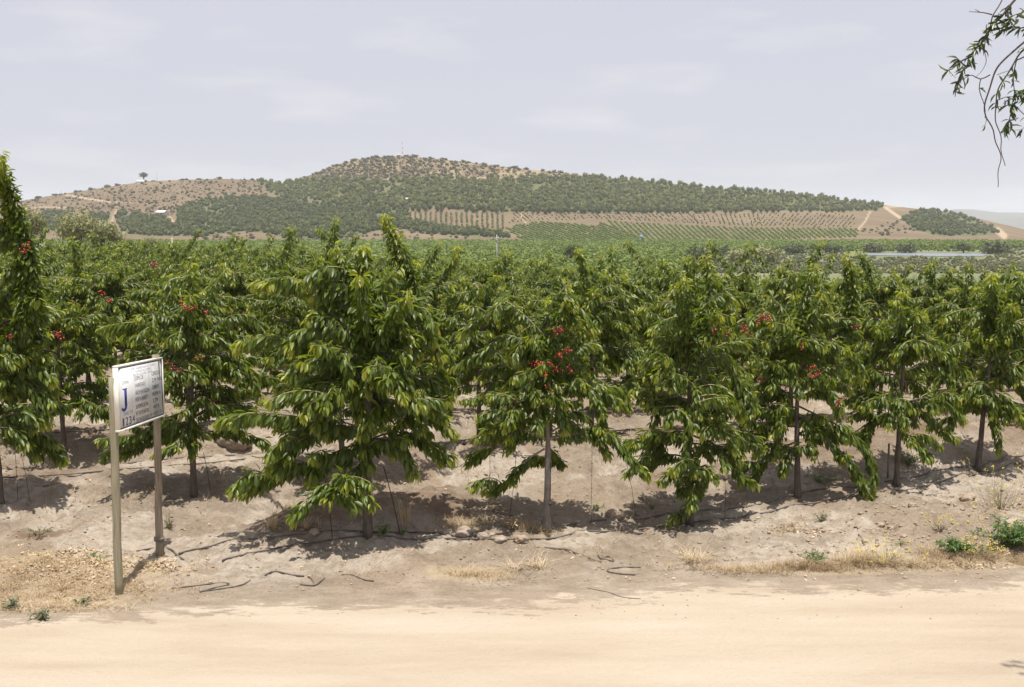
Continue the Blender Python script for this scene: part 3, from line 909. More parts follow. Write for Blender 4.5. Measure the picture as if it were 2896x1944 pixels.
heroes.append(plant_tree(fruit(Tree(41, 3.0, 0.88, 14, [
    L_(gD, (2260, 1230), (2330, 1240, -0.11), (2400, 1300, -0.20), (2440, 1370, -0.22), (2455, 1415, -0.22)), L_(gD, (2260, 1150), (2380, 1210, -0.11), (2450, 1270, -0.18), (2470, 1340, -0.20), (2465, 1400, -0.20)),
    L_(gD, (2255, 1250), (2180, 1280, -0.05), (2130, 1350, -0.11), (2090, 1360, -0.11)), L_(gD, (2255, 1130), (2170, 1090, -0.11), (2110, 1180, -0.11), (2080, 1230, -0.11)),
    L_(gD, (2258, 1050), (2350, 980), (2420, 1010), (2440, 1080)), L_(gD, (2255, 1000), (2180, 900), (2110, 900), (2060, 950)), L_(gD, (2255, 950), (2280, 830), (2310, 750)), L_(gD, (2390, 980, .2), (2412, 850, .2), (2408, 780, .2), (2396, 712, .2)), L_(gD, (2390, 960, .2), (2406, 850, .2), (2402, 770, .2), (2400, 725, .2)),
    L_(gD, (2255, 1000), (2380, 930, .2), (2410, 830, .2), (2400, 760, .2)), L_(gD, (2255, 1250), (2230, 1290, -0.18), (2210, 1340, -0.20)), L_(gD, (2260, 1180), (2280, 1190, -0.20), (2300, 1290, -0.22))],
    n_clusters=8, leaf=0.100, density=139), gD, -0.5, (2296, 1045, 7), (2308, 1058, 6), (2320, 1050, 4), (2160, 1080, 4), (2372, 1130, 6), (2385, 1135, 3), (2150, 905, 7), (2170, 895, 6), (2415, 930, 5), (2255, 960, 4)), gD, 'cherry tree with two long limbs arching right and drooping together over the bank', GRP))
gE = on_ground(2535, 1372)
heroes.append(plant_tree(Tree(53, 2.9, 0.82, 14, [
    L_(gE, (2540, 1200), (2480, 1180, -0.05), (2450, 1240, -0.11), (2440, 1270, -0.11)), L_(gE, (2540, 1150), (2620, 1170, -0.05), (2670, 1220, -0.05), (2710, 1240, -0.05)),
    L_(gE, (2540, 1000), (2560, 880), (2550, 820)), L_(gE, (2540, 1000), (2480, 900), (2430, 930)), L_(gE, (2540, 1050), (2620, 960), (2680, 1010), (2690, 1080))],
    n_clusters=5, leaf=0.100, density=136), gE, 'slim cherry tree with a thin wooden stake just left of its trunk', GRP))
gF = on_ground(2762, 1332)
heroes.append(plant_tree(Tree(61, 3.0, 0.85, 14, [
    L_(gF, (2775, 1100), (2800, 1130, -0.11), (2820, 1220, -0.16), (2825, 1280, -0.16)), L_(gF, (2775, 1100), (2720, 1120, -0.05), (2690, 1200, -0.11), (2670, 1235, -0.11)),
    L_(gF, (2780, 1000), (2800, 880), (2810, 770)), L_(gF, (2780, 1000), (2850, 960), (2910, 1000), (2940, 1100))],
    n_clusters=4, leaf=0.100, density=139, lean=(0.18, 0)), gF, 'leaning cherry tree last along the front row, by the right edge of the photo', GRP))
gG = on_ground(548, 1402)
heroes.append(plant_tree(fruit(Tree(71, 3.1, 0.95, 16, [
    L_(gG, (550, 1230), (450, 1210), (390, 1260, -0.05), (340, 1290, -0.05)), L_(gG, (550, 1150), (460, 1060), (380, 1050), (330, 1100)), L_(gG, (550, 1050), (470, 930), (380, 910), (300, 940)),
    L_(gG, (550, 1100), (640, 1000), (710, 1060), (740, 1140)), L_(gG, (550, 1000), (640, 900), (720, 900), (770, 960)), L_(gG, (550, 1000), (545, 850), (540, 740)),
    L_(gG, (550, 1150), (545, 1150, -0.18), (540, 1260, -0.26), (545, 1290, -0.26)), L_(gG, (550, 1200), (500, 1200, -0.16), (480, 1270, -0.18)), L_(gG, (550, 1180), (620, 1150, -0.11), (660, 1200, -0.16))],
    n_clusters=9, leaf=0.100, density=139), gG, -0.5, (530, 868, 7), (545, 872, 6), (560, 876, 5), (575, 880, 7), (470, 1022, 6), (488, 1024, 5), (500, 1056, 5), (560, 1000, 3), (515, 862, 4)), gG, 'cherry tree standing just behind the information sign, with a few red bunches', GRP))
gH = on_ground(2, 1425)
heroes.append(plant_tree(fruit(Tree(83, 3.2, 0.62, 15, [
    L_(gH, (0, 1000), (80, 900, -0.18), (95, 760, -0.20), (60, 620, -0.20), (15, 500, -0.20), (-2, 430, -.5)), L_(gH, (0, 1000), (50, 900, -0.18), (70, 800, -0.20), (50, 680, -0.20), (10, 540, -0.20), (-4, 450, -.5)), L_(gH, (0, 1000), (60, 900, -0.18), (88, 780, -0.20), (66, 690, -0.20), (30, 570, -0.20), (5, 490, -0.20)), L_(gH, (0, 1000), (70, 920, -0.18), (90, 800, -0.20), (45, 640, -0.20), (20, 560, -0.20)),
    L_(gH, (0, 1150), (60, 1080, -0.11), (110, 1120, -0.16), (130, 1200, -0.16)), L_(gH, (0, 1100), (90, 1030, -0.16), (150, 1080, -0.18)), L_(gH, (0, 1200), (60, 1160, -0.20), (120, 1200, -0.22))],
    n_clusters=6, leaf=0.12, density=144), gH, -0.5, (70, 712, 8), (76, 705, 5), (20, 960, 6), (160, 950, 7), (170, 956, 4)), gH, 'cherry tree cut by the left edge with one tall leafy shoot rising into the sky', GRP))
gI = on_ground(182, 1278)
heroes.append(plant_tree(fruit(Tree(97, 2.9, 0.95, 16, [
    L_(gI, (175, 1150), (240, 1120), (290, 1170), (320, 1190)), L_(gI, (175, 1120), (130, 1060), (80, 1080), (60, 1150)), L_(gI, (175, 1100), (240, 1020), (290, 1050))],
    n_clusters=7, leaf=0.100, density=136), gI, -0.5, (295, 843, 10), (298, 850, 8), (160, 952, 6), (425, 752, 7), (430, 745, 6)), gI, 'cherry tree with a clear dark trunk left of the sign post, one row farther back', GRP))
gJ = on_ground(968, 1368)
heroes.append(plant_tree(Tree(103, 3.0, 0.95, 15, [
    L_(gJ, (975, 1100), (1120, 950), (1165, 830), (1150, 740), (1110, 660), (1090, 600)), L_(gJ, (975, 1100), (1110, 960), (1150, 850), (1130, 750), (1100, 660), (1086, 612)), L_(gJ, (975, 1090), (1130, 950), (1172, 830), (1160, 760), (1122, 690)), L_(gJ, (975, 1090, .1), (1120, 930, .1), (1165, 840, .1), (1145, 720, .1), (1105, 640, .1)),
    L_(gJ, (975, 1050), (1140, 900), (1230, 800, .3), (1285, 730, .3), (1290, 690, .3))],
    n_clusters=6, leaf=0.100, density=144), gJ, 'cherry tree with a thick feathery shoot leaning left against the hill, behind the largest tree', GRP))

# ------------------------------------------------------------------ the rest of the block: rows of copies
rng = np.random.default_rng(5)
hi_protos = [Tree(200 + i, 2.85 + 0.12 * (i % 3), 1.10, 22, (), flat=0.3, density=125, leaf=0.100, n_clusters=6, shoots=4, lateral=3, tall=(0.0, 0.45, 0, 0.25, 0, 0.1, 0)[i]) for i in range(7)]
lo_protos = [Tree(300 + i, 2.85 + 0.1 * (i % 3), 1.12, 20, (), flat=0.25, density=84, leaf=0.135, n_clusters=9, shoots=5, lod=1, lateral=3, tall=(0, 0.6, 0.0, 0.1, 0.4)[i]) for i in range(5)]
hi_src = [None] * 7
lo_mesh = []
for tr_ in lo_protos:
    V1, t1, _, tone1 = tr_.leaf_arrays()
    mbw = tr_.wood(4)
    Vw = np.vstack(mbw.v); qw = np.vstack(mbw.q); tw_ = np.vstack(mbw.t)
    mbc = MB(); tc_ = []
    for c, n in tr_.clusters:
        m_, t_ = tr_.cluster_arrays(c, n, 0, 0.019)
        mbc.add(np.vstack(m_.v), (), np.vstack(m_.t)); tc_ += t_
    Vc = np.vstack(mbc.v); tcr = np.vstack(mbc.t)
    n1, n2 = len(V1), len(Vw)
    Vall = np.vstack([V1, Vw, Vc])
    tris = np.vstack([t1, tw_ + n1, tcr + n1 + n2])
    qs = qw + n1
    midx = np.r_[np.zeros(len(t1)), np.ones(len(tw_)), np.full(len(tcr), 2), np.ones(len(qs))].astype(int)
    lo_mesh.append(np_mesh('cherry_tree', Vall, tris, qs, [M['far_leaf'], M['bark'], M['cherry']], np.r_[tone1, np.full(n2, .3), tc_], midx))

def far_limit(X, Y):
    """how far the block reaches: nearer on the right, deeper on the left"""
    u = X / Y
    return np.interp(u, [-0.6, -0.30, -0.05, 0.15, 0.3, 0.6], [125, 135, 150, 135, 105, 92])
spots = []
START = {0: 7.28 + 1.8, 1: 1.3 + 1.85, 2: -5.58 + 1.85}
for n in range(0, 46):
    phase = rng.uniform(0, 1.9)
    X = -90 + phase
    while X < 90:
        x = X; X += 1.9
        y = ROW_Y0 + ROW_K * x + n * ROW_D + rng.normal(0, 0.08)
        x += rng.normal(0, 0.1)
        if y < 13 or abs(x / y) > 0.56: continue
        if n == 0 and x < 8.2: continue
        if y > far_limit(x, y): continue
        spots.append((n, x, y))
# replace the first rows' phases by those of the photo
spots = [q for q in spots if q[0] not in (1, 2)]
for k in range(-4, 16):
    x = -0.52 + 1.85 * k if k > 0 else None
    if k == 0: x = -0.52
    if k < -3: x = -9.0
    if x is not None: spots.append((1, x, ROW_Y0 + ROW_K * x + ROW_D))
for k in range(-1, 18):
    x = -5.58 + 1.88 * k if k >= 0 else -9.4
    spots.append((2, x, ROW_Y0 + ROW_K * x + 2 * ROW_D))
spots = [q for q in spots if abs(q[1] / q[2]) < 0.56]
spots.sort(key=lambda q: q[2])
in_view = lambda x, y: abs(x / y) < 0.47
individual, rest = [], []
cnt = 0
for q in spots:
    if in_view(q[1], q[2]) and cnt < 285:
        individual.append(q); cnt += 1
    elif q[2] < 24:
        individual.append(q)
    else:
        rest.append(q)
ORD = ['first', 'second', 'third', 'fourth', 'fifth', 'sixth', 'seventh', 'eighth', 'ninth', 'tenth', 'eleventh', 'twelfth']
row_seen = {}
for (n, x, y) in sorted(individual, key=lambda q: (q[0], q[1])):
    k = row_seen.get(n, 0); row_seen[n] = k + 1
    loc = (x, y, float(terrain(x, y, False)) - 0.01)
    rz = math.pi * int(rng.integers(2)) + rng.normal(0, 0.15); sc = rng.uniform(0.9, 1.12)
    if n <= 3 and y < 30:
        lab = f"{ORD[min(k, 11)]} hidden-trunk cherry tree from the left in the {['front', 'second', 'third', 'fourth'][n]} row of the orchard"
    else:
        lab = 'small cherry tree deep among the orchard rows, only its leafy top showing'
    if y < 27:
        i = int(rng.integers(7))
        if hi_src[i] is None:
            hi_src[i] = plant_tree(hi_protos[i], loc, lab, GRP, rz)
        else:
            copy_tree(hi_src[i], loc, rz, sc, lab, GRP)
    else:
        o = link('cherry_tree', lo_mesh[int(rng.integers(5))], None, loc, rz)
        o.scale = (sc, sc, sc)
        tag(o, lab, 'cherry tree', GRP)

def merge(name, protos, pts, mats, kind='stuff', row=False):
    """many far plants as one mesh: protos are (verts, tris, quads, tone, midx)"""
    VV, TT, QQ, TO, MT, MQ = [], [], [], [], [], []
    n = 0
    r = np.random.default_rng(len(pts))
    for (x, y, z, sc, dt) in pts:
        Vp, tp_, qp, to, mi_ = protos[int(r.integers(len(protos)))]
        a = (r.uniform(0, 6.28) if not row else math.pi * int(r.integers(2)) + r.normal(0, .2)); ca, sa = math.cos(a), math.sin(a)
        Vr = np.stack([Vp[:, 0] * ca - Vp[:, 1] * sa, Vp[:, 0] * sa + Vp[:, 1] * ca, Vp[:, 2] * r.uniform(0.88, 1.12)], -1) * sc + np.array([x, y, z])
        VV.append(Vr); TO.append(np.clip(to + dt, 0, 1))
        if tp_ is not None and len(tp_): TT.append(tp_ + n); MT.append(mi_[0] if mi_ is not None else np.zeros(len(tp_), int))
        if qp is not None and len(qp): QQ.append(qp + n); MQ.append(mi_[1] if mi_ is not None else np.zeros(len(qp), int))
        n += len(Vp)
    mid = np.concatenate(MT + MQ)
    me = np_mesh(name, np.vstack(VV), np.vstack(TT) if TT else None, np.vstack(QQ) if QQ else None, mats, np.concatenate(TO), mid)
    return tag(link(name, me), kind=kind)

far_t = [Tree(400 + i, 2.85, 1.15, 17, (), flat=0.2, density=36, leaf=0.21, n_clusters=5, shoots=5, lod=1, lateral=2, tall=(0, 0.5, 0.0, 0.1, 0.3)[i]) for i in range(5)]
fp = []
for t_ in far_t:
    V1, t1, _, to1 = t_.leaf_arrays()
    mbc = MB(); tc_ = []
    for c, n in t_.clusters:
        mbc.ball(c + np.array([0, 0, 0.05]), 0.055, 0); tc_ += [t_.rng.uniform(0.3, 0.9)] * 12
    Vc = np.vstack(mbc.v)
    fp.append((np.vstack([V1, Vc]), np.vstack([t1, np.vstack(mbc.t) + len(V1)]), None, np.r_[to1, tc_], (np.r_[np.zeros(len(t1)), np.ones(len(np.vstack(mbc.t)))].astype(int), None)))
rest_pts = [(x, y, float(terrain(x, y, False)), rng.uniform(0.9, 1.15), rng.normal(0, 0.06)) for (n, x, y) in rest]
merge('orchard_foliage', fp, rest_pts, [M['far_leaf'], M['cherry']], row=True)

# ------------------------------------------------------------------ clump plants (valley trees, hill groves, scrub)
def clump(seed, w=1.0, h=1.0, n=90, card=0.30, core=0.8, sub=1, spread=0.12, base=0.0):
    """crown of many small leaf cards round an uneven core"""
    r = np.random.default_rng(seed)
    Vc, tcx = ICO[sub]
    lump = 1 + 0.35 * (r.random(len(Vc)) - 0.5)
    Vc = Vc * (core * lump)[:, None]
    d = unit(r.normal(size=(n, 3)))
    d[:, 2] = np.abs(d[:, 2]) * np.where(r.random(n) < 0.75, 1, -1)
    rad = 0.85 + spread * r.normal(size=n) + 0.18 * vnoise(d[:, 0] * 2 + 9 * seed, d[:, 1] * 2 + d[:, 2] * 3, seed)
    P = d * rad[:, None]
    nr_ = unit(d + 0.45 * r.normal(size=(n, 3)))
    a = unit(np.cross(nr_, r.normal(size=(n, 3))))
    b = np.cross(nr_, a)
    sz = card * r.uniform(0.6, 1.3, n)[:, None]
    Q = np.stack([P - a * sz, P - b * sz * 0.7, P + a * sz, P + b * sz * 0.7], 1).reshape(-1, 3)
    V = np.vstack([Vc, Q])
    V = V * np.array([w, w, h]) + np.array([0, 0, h * 0.92 + base])
    q = np.arange(n * 4).reshape(-1, 4) + len(Vc)
    tone = np.r_[np.full(len(Vc), 0.25), np.repeat(np.clip(0.45 + 0.25 * r.normal(size=n), 0, 1), 4)]
    return V, tcx, q, tone, None
valley_p = [clump(500 + i, 1.5, 1.3, 60, 0.34) for i in range(5)]
avo_p = [clump(520 + i, 2.3, 2.4, 80, 0.30) for i in range(6)]
scrub_p = [clump(540 + i, 1.5, 1.15, 50, 0.36, 0.7) for i in range(5)]
young_p = [clump(560 + i, 0.9, 1.0, 34, 0.38) for i in range(4)]

# valley orchard between the cherry block and the hill
vp = []
for Y in np.arange(170, 730, 4.6):
    for X in np.arange(-0.58 * Y, 0.58 * Y, 3.6 + 0.002 * Y):
        x = X + rng.normal(0, 0.35); y = Y + rng.normal(0, 0.5) + 0.25 * X % 4.6
        u = x / y; px = CX + u * F_PX
        lim = np.interp(px, [0, 1500, 1750, 1900, 2000, 2200, 2500, 3000], [165, 165, 185, 240, 400, 560, 570, 590])
        if y < lim: continue
        if px < 330 and y > 420: pass
        if rng.random() < 0.06: continue
        vp.append((x, y, float(terrain(x, y, False)) - 0.15, rng.uniform(0.8, 1.15), rng.normal(0, 0.10)))
merge('valley_orchard_foliage', valley_p, vp, [M['valley_leaf']])

def hill_pt(px, py):
    t = hill_t(px, py)
    p, _ = hill_xyz(np.array(float(px)), np.array(t))
    return p
def zone_points(polys, sx, sy, jit, rng, slant=0.0):
    out = []
    allp = np.array([p for z in polys for p in z])
    x0, x1, y0, y1 = allp[:, 0].min(), allp[:, 0].max(), allp[:, 1].min(), allp[:, 1].max()
    gxx, gyy = np.meshgrid(np.arange(x0, x1, sx), np.arange(y0, y1, sy))
    gxx = gxx + slant * (gyy - y0) + rng.normal(0, jit * sx, gxx.shape); gyy = gyy + rng.normal(0, jit * sy, gyy.shape)
    keep = np.zeros(gxx.shape, bool)
    for z in polys:
        keep |= inside(gxx, gyy, z)
    return np.stack([gxx[keep], gyy[keep]], -1)
# dark avocado groves
dp = []
for px, py in zone_points(ZONE_DARK, 9.5, 3.8, 0.28, rng):
    if rng.random() < 0.12 + 0.5 * smooth(0.62, 0.72, fbm(px / 60, py / 14, 113, 3)): continue
    p = hill_pt(px, py)
    dp.append((p[0], p[1], p[2] - 0.3, rng.uniform(0.55, 0.95), rng.normal(-0.10, 0.12)))
merge('avocado_foliage', avo_p, dp, [M['avocado']])
# paler grove across the upper slope, planted in columns up the slope
dp = []
for px, py in zone_points(ZONE_MID, 12.0, 4.2, 0.22, rng, 0.15):
    g = fbm(px / 90, py / 22, 111, 3)
    if rng.random() < 0.06 + 0.5 * smooth(0.58, 0.72, g): continue
    p = hill_pt(px, py)
    dp.append((p[0], p[1], p[2] - 0.3, rng.uniform(0.62, 1.12), rng.normal(0.12, 0.18)))
merge('grove_foliage', avo_p, dp, [M['avocado']])
# the clear lower edge of that grove: single trees one can tell apart
av_me = []
for V1, t1, q1, to1, _ in avo_p[:4]:
    av_me.append(np_mesh('avocado_tree', V1, t1, q1, [M['avocado']], np.clip(to1 - 0.15, 0, 1)))
for k, px in enumerate(np.arange(1165, 2490, 17.0)):
    for rep in range(2):
        x = px + rng.normal(0, 2.5); py = np.interp(px, [1165, 1250, 1400, 1700, 2000, 2300, 2490], [600, 600, 603, 605, 603, 602, 596]) - 7 * rep + rng.normal(0, 1.0)
        if rng.random() < 0.18: continue
        p = hill_pt(x, py)
        o = link('avocado_tree', av_me[int(rng.integers(4))], None, p, rng.uniform(0, 6))
        s = rng.uniform(0.75, 1.1); o.scale = (s * 0.85, s * 0.85, s * 1.15)
        tag(o, 'dark round avocado tree in the line closing the lower edge of the hillside grove', 'avocado tree', 'avocado trees along the lower edge of the grove')
# young rows on the bare strips
dp = []
for px in np.arange(1160, 1432, 14.5):
    for py in np.arange(604, 652, 2.6):
        if py > np.interp(px, [1160, 1430], [632, 650]): continue
        if rng.random() < 0.22: continue
        p = hill_pt(px + rng.normal(0, 0.6) + (py - 604) * 0.03, py)
        dp.append((p[0], p[1], p[2] - 0.1, rng.uniform(0.7, 1.1), rng.normal(0.2, 0.1)))
for k in range(-10, 100):
    for py in np.arange(606, 646, 2.8):
        px = 1440 + 13 * k + (py - 606) * (1.1 if k < 40 else 0.5 - 0.012 * (k - 40) if k < 55 else -0.9)
        if not (1440 < px < 2420): continue
        if py > np.interp(px, [1440, 1520, 1700, 2100, 2420], [632, 624, 622, 640, 644]) or rng.random() < 0.3: continue
        p = hill_pt(px + rng.normal(0, 0.8), py)
        dp.append((p[0], p[1], p[2] - 0.1, rng.uniform(0.45, 0.8), rng.normal(0.1, 0.12)))
merge('young_grove_foliage', young_p, dp, [M['avocado']])
# bright green slanting rows
dp = []
for k in range(-6, 85):
    for py in np.arange(624, 684, 1.7):
        if k < 22: px = 1400 + 16 * k + (py - 624) * 2.6 - 60
        else: px = 1400 + 14.5 * k + (py - 624) * (1.05 + 0.006 * (k - 22))
        if not inside(np.array(px), np.array(py), ZONE_ROWS): continue
        if rng.random() < 0.04: continue
        p = hill_pt(px + rng.normal(0, 0.5), py)
        dp.append((p[0], p[1], p[2] - 0.2, rng.uniform(0.48, 0.72), rng.normal(-0.05, 0.08)))
merge('terrace_orchard_foliage', valley_p, dp, [M['valley_leaf']])
# scrub on the summit and on the bare left slope
dp = []
ZONE_SUMMIT = [[(850, 510), (900, 487), (960, 466), (1020, 452), (1100, 444), (1160, 445), (1250, 453), (1350, 464), (1450, 477), (1550, 487), (1650, 497), (1400, 503), (1100, 506), (900, 507)]]
for px, py in zone_points(ZONE_SUMMIT, 7, 2.8, 0.45, rng):
    dens = np.interp(px, [850, 1000, 1200, 1350, 1650], [1.0, 0.95, 0.75, 0.45, 0.3])
    if rng.random() > dens: continue
    p = hill_pt(px, py)
    dp.append((p[0], p[1], p[2] - 0.2, 0.4 + 1.1 * rng.random() ** 2, rng.normal(0.05, 0.25)))
ZONE_LEFT = [[(-60, 590), (40, 574), (150, 556), (250, 541), (350, 526), (420, 516), (520, 511), (620, 509), (720, 511), (760, 540), (820, 566), (700, 552), (590, 558), (500, 588), (490, 610), (330, 600), (120, 596), (0, 612)]]
for px, py in zone_points(ZONE_LEFT, 9, 3.6, 0.4, rng):
    if rng.random() > 0.45 + 0.5 * smooth(0.4, 0.6, fbm(px / 50, py / 10, 117, 3)): continue
    p = hill_pt(px, py)
    dp.append((p[0], p[1], p[2] - 0.2, 0.3 + 0.8 * rng.random() ** 2, rng.normal(-0.05, 0.25)))
for px, py in zone_points([[(560, 670), (700, 655), (860, 672), (1000, 665), (1130, 645), (1300, 662), (1400, 674), (1000, 684), (600, 684)], [(2430, 655), (2545, 620), (2600, 655), (2500, 668)]], 14, 4.5, 0.4, rng):
    if rng.random() > 0.5: continue
    p = hill_pt(px, py)
    dp.append((p[0], p[1], p[2] - 0.2, rng.uniform(0.4, 1.0), rng.normal(0, 0.15)))
merge('scrub_foliage', scrub_p, dp, [M['scrub']])
# larger bushes standing out along the skyline
sh_me = [np_mesh('shrub', V1, t1, q1, [M['scrub']], to1) for V1, t1, q1, to1, _ in scrub_p]
for px in list(np.arange(30, 720, 17.0)) + list(np.arange(860, 1640, 15.0)):
    if 388 < px < 400 or abs(px - 1128) < 10 or rng.random() < 0.3: continue
    x = px + rng.normal(0, 8)
    py = np.interp(x, RIDGE[:, 0], RIDGE[:, 1]) + 1.0
    p = hill_pt(x, py)
    o = link('shrub', sh_me[int(rng.integers(5))], None, (p[0], p[1], p[2] - 0.5), rng.uniform(0, 6))
    s = 0.5 + 1.3 * rng.random() ** 1.7; o.scale = (s * 1.9, s, s * 0.9)
    tag(o, 'low olive shrub standing on the skyline of the hill', 'shrub', 'shrubs along the crest of the hill')

def big_tree(name, label, cat, loc, w, h, mat, seed, group=None, n=1500, card=0.09, trunk_h=0.3, lobes=9, bark='twig', par=None):
    """a free-standing tree: trunk with limbs and a crown of lobes made of leaf cards"""
    r = np.random.default_rng(seed)
    o = thing(name, label, cat, loc, 0, group)
    mb = MB()
    top = h * 0.55
    mb.tube([(0, 0, -0.3), (0.02 * w, 0, h * 0.2), (0, 0.03 * w, h * 0.4), (0.03 * w, 0, h * 0.62)], [w * 0.06, w * 0.045, w * 0.035, w * 0.012], 7)
    cs = []
    for k in range(lobes):
        a = k * 2.4 + r.uniform(-.4, .4); f = r.uniform(0.15, 1.0)
        c = np.array([math.cos(a) * w * 0.5 * f ** 0.5 * 0.62, math.sin(a) * w * 0.5 * f ** 0.5 * 0.62, h * (trunk_h + (1 - trunk_h) * (0.30 + 0.48 * (1 - f * 0.6) * r.uniform(0.6, 1.1)))])
        cs.append((c, r.uniform(0.20, 0.32) * w))
        mb.tube([(0, 0, h * r.uniform(0.15, 0.4)), c * np.array([.5, .5, .8]), c], [w * 0.025, w * 0.015, w * 0.005], 5)
    mb.build('trunk', M[bark], o, smoothed=True)
    VV, QQ, TO = [], [], []
    m = n // lobes
    for i, (c, rad) in enumerate(cs):
        d = unit(r.normal(size=(m, 3)))
        P = c + d * (rad * (r.random(m) ** 0.45 * 1.12))[:, None] * np.array([1, 1, 0.85])
        nr_ = unit(d + 0.6 * r.normal(size=(m, 3)))
        a = unit(np.cross(nr_, r.normal(size=(m, 3)))); b = np.cross(nr_, a)
        sz = (card * w * 0.5 * r.uniform(0.5, 1.3, m))[:, None]
        Q = np.stack([P - a * sz, P - b * sz * 0.6, P + a * sz, P + b * sz * 0.6], 1).reshape(-1, 3)
        QQ.append(np.arange(m * 4).reshape(-1, 4) + i * m * 4); VV.append(Q)
        TO.append(np.repeat(np.clip(0.42 + r.normal(0, 0.1) + 0.2 * r.normal(size=m), 0, 1), 4))
    link('crown', np_mesh('crown', np.vstack(VV), None, np.vstack(QQ), [mat], np.concatenate(TO)), o)
    return o
def on_valley(px, D):
    a, _ = ray(px, 700)
    x = float(a * D)
    return Vector((x, D, float(terrain(x, D, False))))
def fit(px, D, py_top):
    """base on the valley floor and the height that brings the top to a photo row"""
    g = on_valley(px, D)
    t = at(px, py_top, D)
    return g, t.z - g.z
def w_of(npx, D):
    return npx / F_PX * D
for px, D, top, wpx, lab, seed in ((85, 170, 604, 110, 'tall sparse olive willow farthest left behind the orchard', 1), (215, 185, 612, 130, 'olive willow between the two other willows at the left', 2), (15, 190, 640, 90, 'dark low willow at the left edge behind the shoot', 3),
                                   (290, 200, 632, 120, 'broad yellowish willow rightmost behind the left orchard rows', 4), (430, 230, 668, 50, 'small round green tree left of the white concrete post', 5)):
    g, h = fit(px, D, top)
    big_tree('willow_tree', lab, 'tree', g, w_of(wpx, D), h * 1.15, M['willow'], 600 + seed, 'willows at the left end of the valley', 2600, 0.07)
g, h = fit(1615, 330, 676)
big_tree('round_tree', 'lone dark round tree standing in the green valley orchard', 'tree', g, w_of(48, 330), h, M['avocado'], 611, None, 1400, 0.10, 0.05)
for px, D, top, wpx, lab, mt in ((1985, 330, 694, 95, 'wide dark green bush behind the orchard, left of the marsh', 'bush'), (2095, 340, 700, 80, 'olive bush at the near edge of the marsh', 'willow'), (2160, 350, 698, 95, 'largest grey-green bush at the near edge of the marsh', 'willow'),
                             (2040, 420, 690, 60, 'greyish thorn bush behind the dark marsh bush', 'bush'), (2250, 470, 692, 70, 'grey bush left of the lake', 'bush'), (2350, 480, 690, 60, 'grey upright bush near the left end of the lake', 'bush'),
                             (2560, 500, 692, 60, 'dusky bush behind the middle of the lake', 'bush'), (2725, 500, 684, 45, 'dark green bush above the right end of the lake', 'bush'), (2820, 480, 690, 90, 'wide grey thicket right of the lake', 'bush'), (2470, 505, 695, 70, 'low grey bush behind the left half of the lake', 'bush'), (2140, 520, 688, 28, 'small dark tree between valley orchard and marsh', 'bush'), (2300, 510, 686, 26, 'thin grey tree above the left end of the lake', 'bush')):
    g, h = fit(px, D, top)
    big_tree('bush', lab, 'bush', g, w_of(wpx, D), max(h, 1.5), M[mt], 700 + px, 'bushes around the marsh', 900, 0.11, 0.0)
# reeds and rough pasture round the lake
dp = []
for _ in range(6200):
    px = rng.uniform(1740, 3000); py = rng.uniform(690, 775)
    a, c = ray(px, py); D = float((-7.6 - CAM_H) / c)
    if D > 640 or D < 200: continue
    if 2405 < px < 2805 and 713 < py < 729: continue
    if px < np.interp(py, [690, 720, 775], [2250, 2000, 1740]): continue
    band = 0.0
    if 2380 < px < 2820 and 703 < py < 714: band = 1.0
    s = rng.uniform(0.2, 0.5) * (1.9 if band else 1)
    x = float(a * D)
    dp.append((x, D, float(terrain(x, D, False)) - 0.1, s, rng.normal(0.05 if not band else -0.1, 0.2), band))
merge('marsh_vegetation', scrub_p, [q[:5] for q in dp if not q[5] and rng.random() < 0.6], [M['marsh']])
merge('reeds', young_p, [q[:5] for q in dp if q[5]] * 1, [M['valley_leaf']])

# ------------------------------------------------------------------ far built things
def gable_shed(name, label, p, w, d, h, roof_h, rot, wall_mat, roof_mat):
    o = thing(name, label, 'shed', p, rot)
    mb = MB()
    x, y = w / 2, d / 2
    mb.add([(-x, -y, -.5), (x, -y, -.5), (x, y, -.5), (-x, y, -.5), (-x, -y, h), (x, -y, h), (x, y, h), (-x, y, h), (-x, 0, h + roof_h), (x, 0, h + roof_h)],
           [(0, 1, 5, 4), (2, 3, 7, 6)], [(1, 2, 6), (1, 6, 5), (5, 6, 9), (3, 0, 4), (3, 4, 7), (4, 8, 7)])
    mb.build('wall', wall_mat, o)
    mb = MB()
    e = 0.35; t = 0.12; k = roof_h / y
    for s in (-1, 1):
        pr = np.array([(0, h + roof_h + 0.03), (s * (y + e), h - k * e + 0.03)])
        V = []
        for xx in (-x - e, x + e):
            for (yy, zz) in pr:
                V += [(xx, yy, zz), (xx, yy, zz + t)]
        mb.add(V, [(0, 2, 6, 4), (1, 5, 7, 3), (0, 1, 3, 2), (4, 6, 7, 5), (2, 3, 7, 6), (0, 4, 5, 1)])
    mb.build('roof', roof_mat, o)
    mb = MB(); mb.box((w * 0.18, -y - 0.03, h * 0.42), (w * 0.16, 0.08, h * 0.8)); mb.build('door', M['window'], o)
    return o
gable_shed('shed', 'pale grey gabled shed on the left slope above the dark grove', hill_pt(458, 611), 9.0, 6.5, 2.9, 1.6, -0.35, M['grey_wall'], M['white'])
gable_shed('shed', 'small white flat-looking hut at the corner of the grove and the planted rows', hill_pt(1156, 570), 4.6, 3.6, 2.2, 0.7, 0.1, M['white'], M['white'])
gable_shed('house', 'low white house beside the lone tree on the left crest', hill_pt(398, 520), 7.5, 5, 2.6, 1.3, 0.2, M['white'], M['white'])
gable_shed('hut', 'tiny white hut at the foot of the mast on the summit', hill_pt(1128, 446), 4.0, 3.5, 3.2, 0.5, 0.0, M['white'], M['white'])
g = on_valley(90, 215)
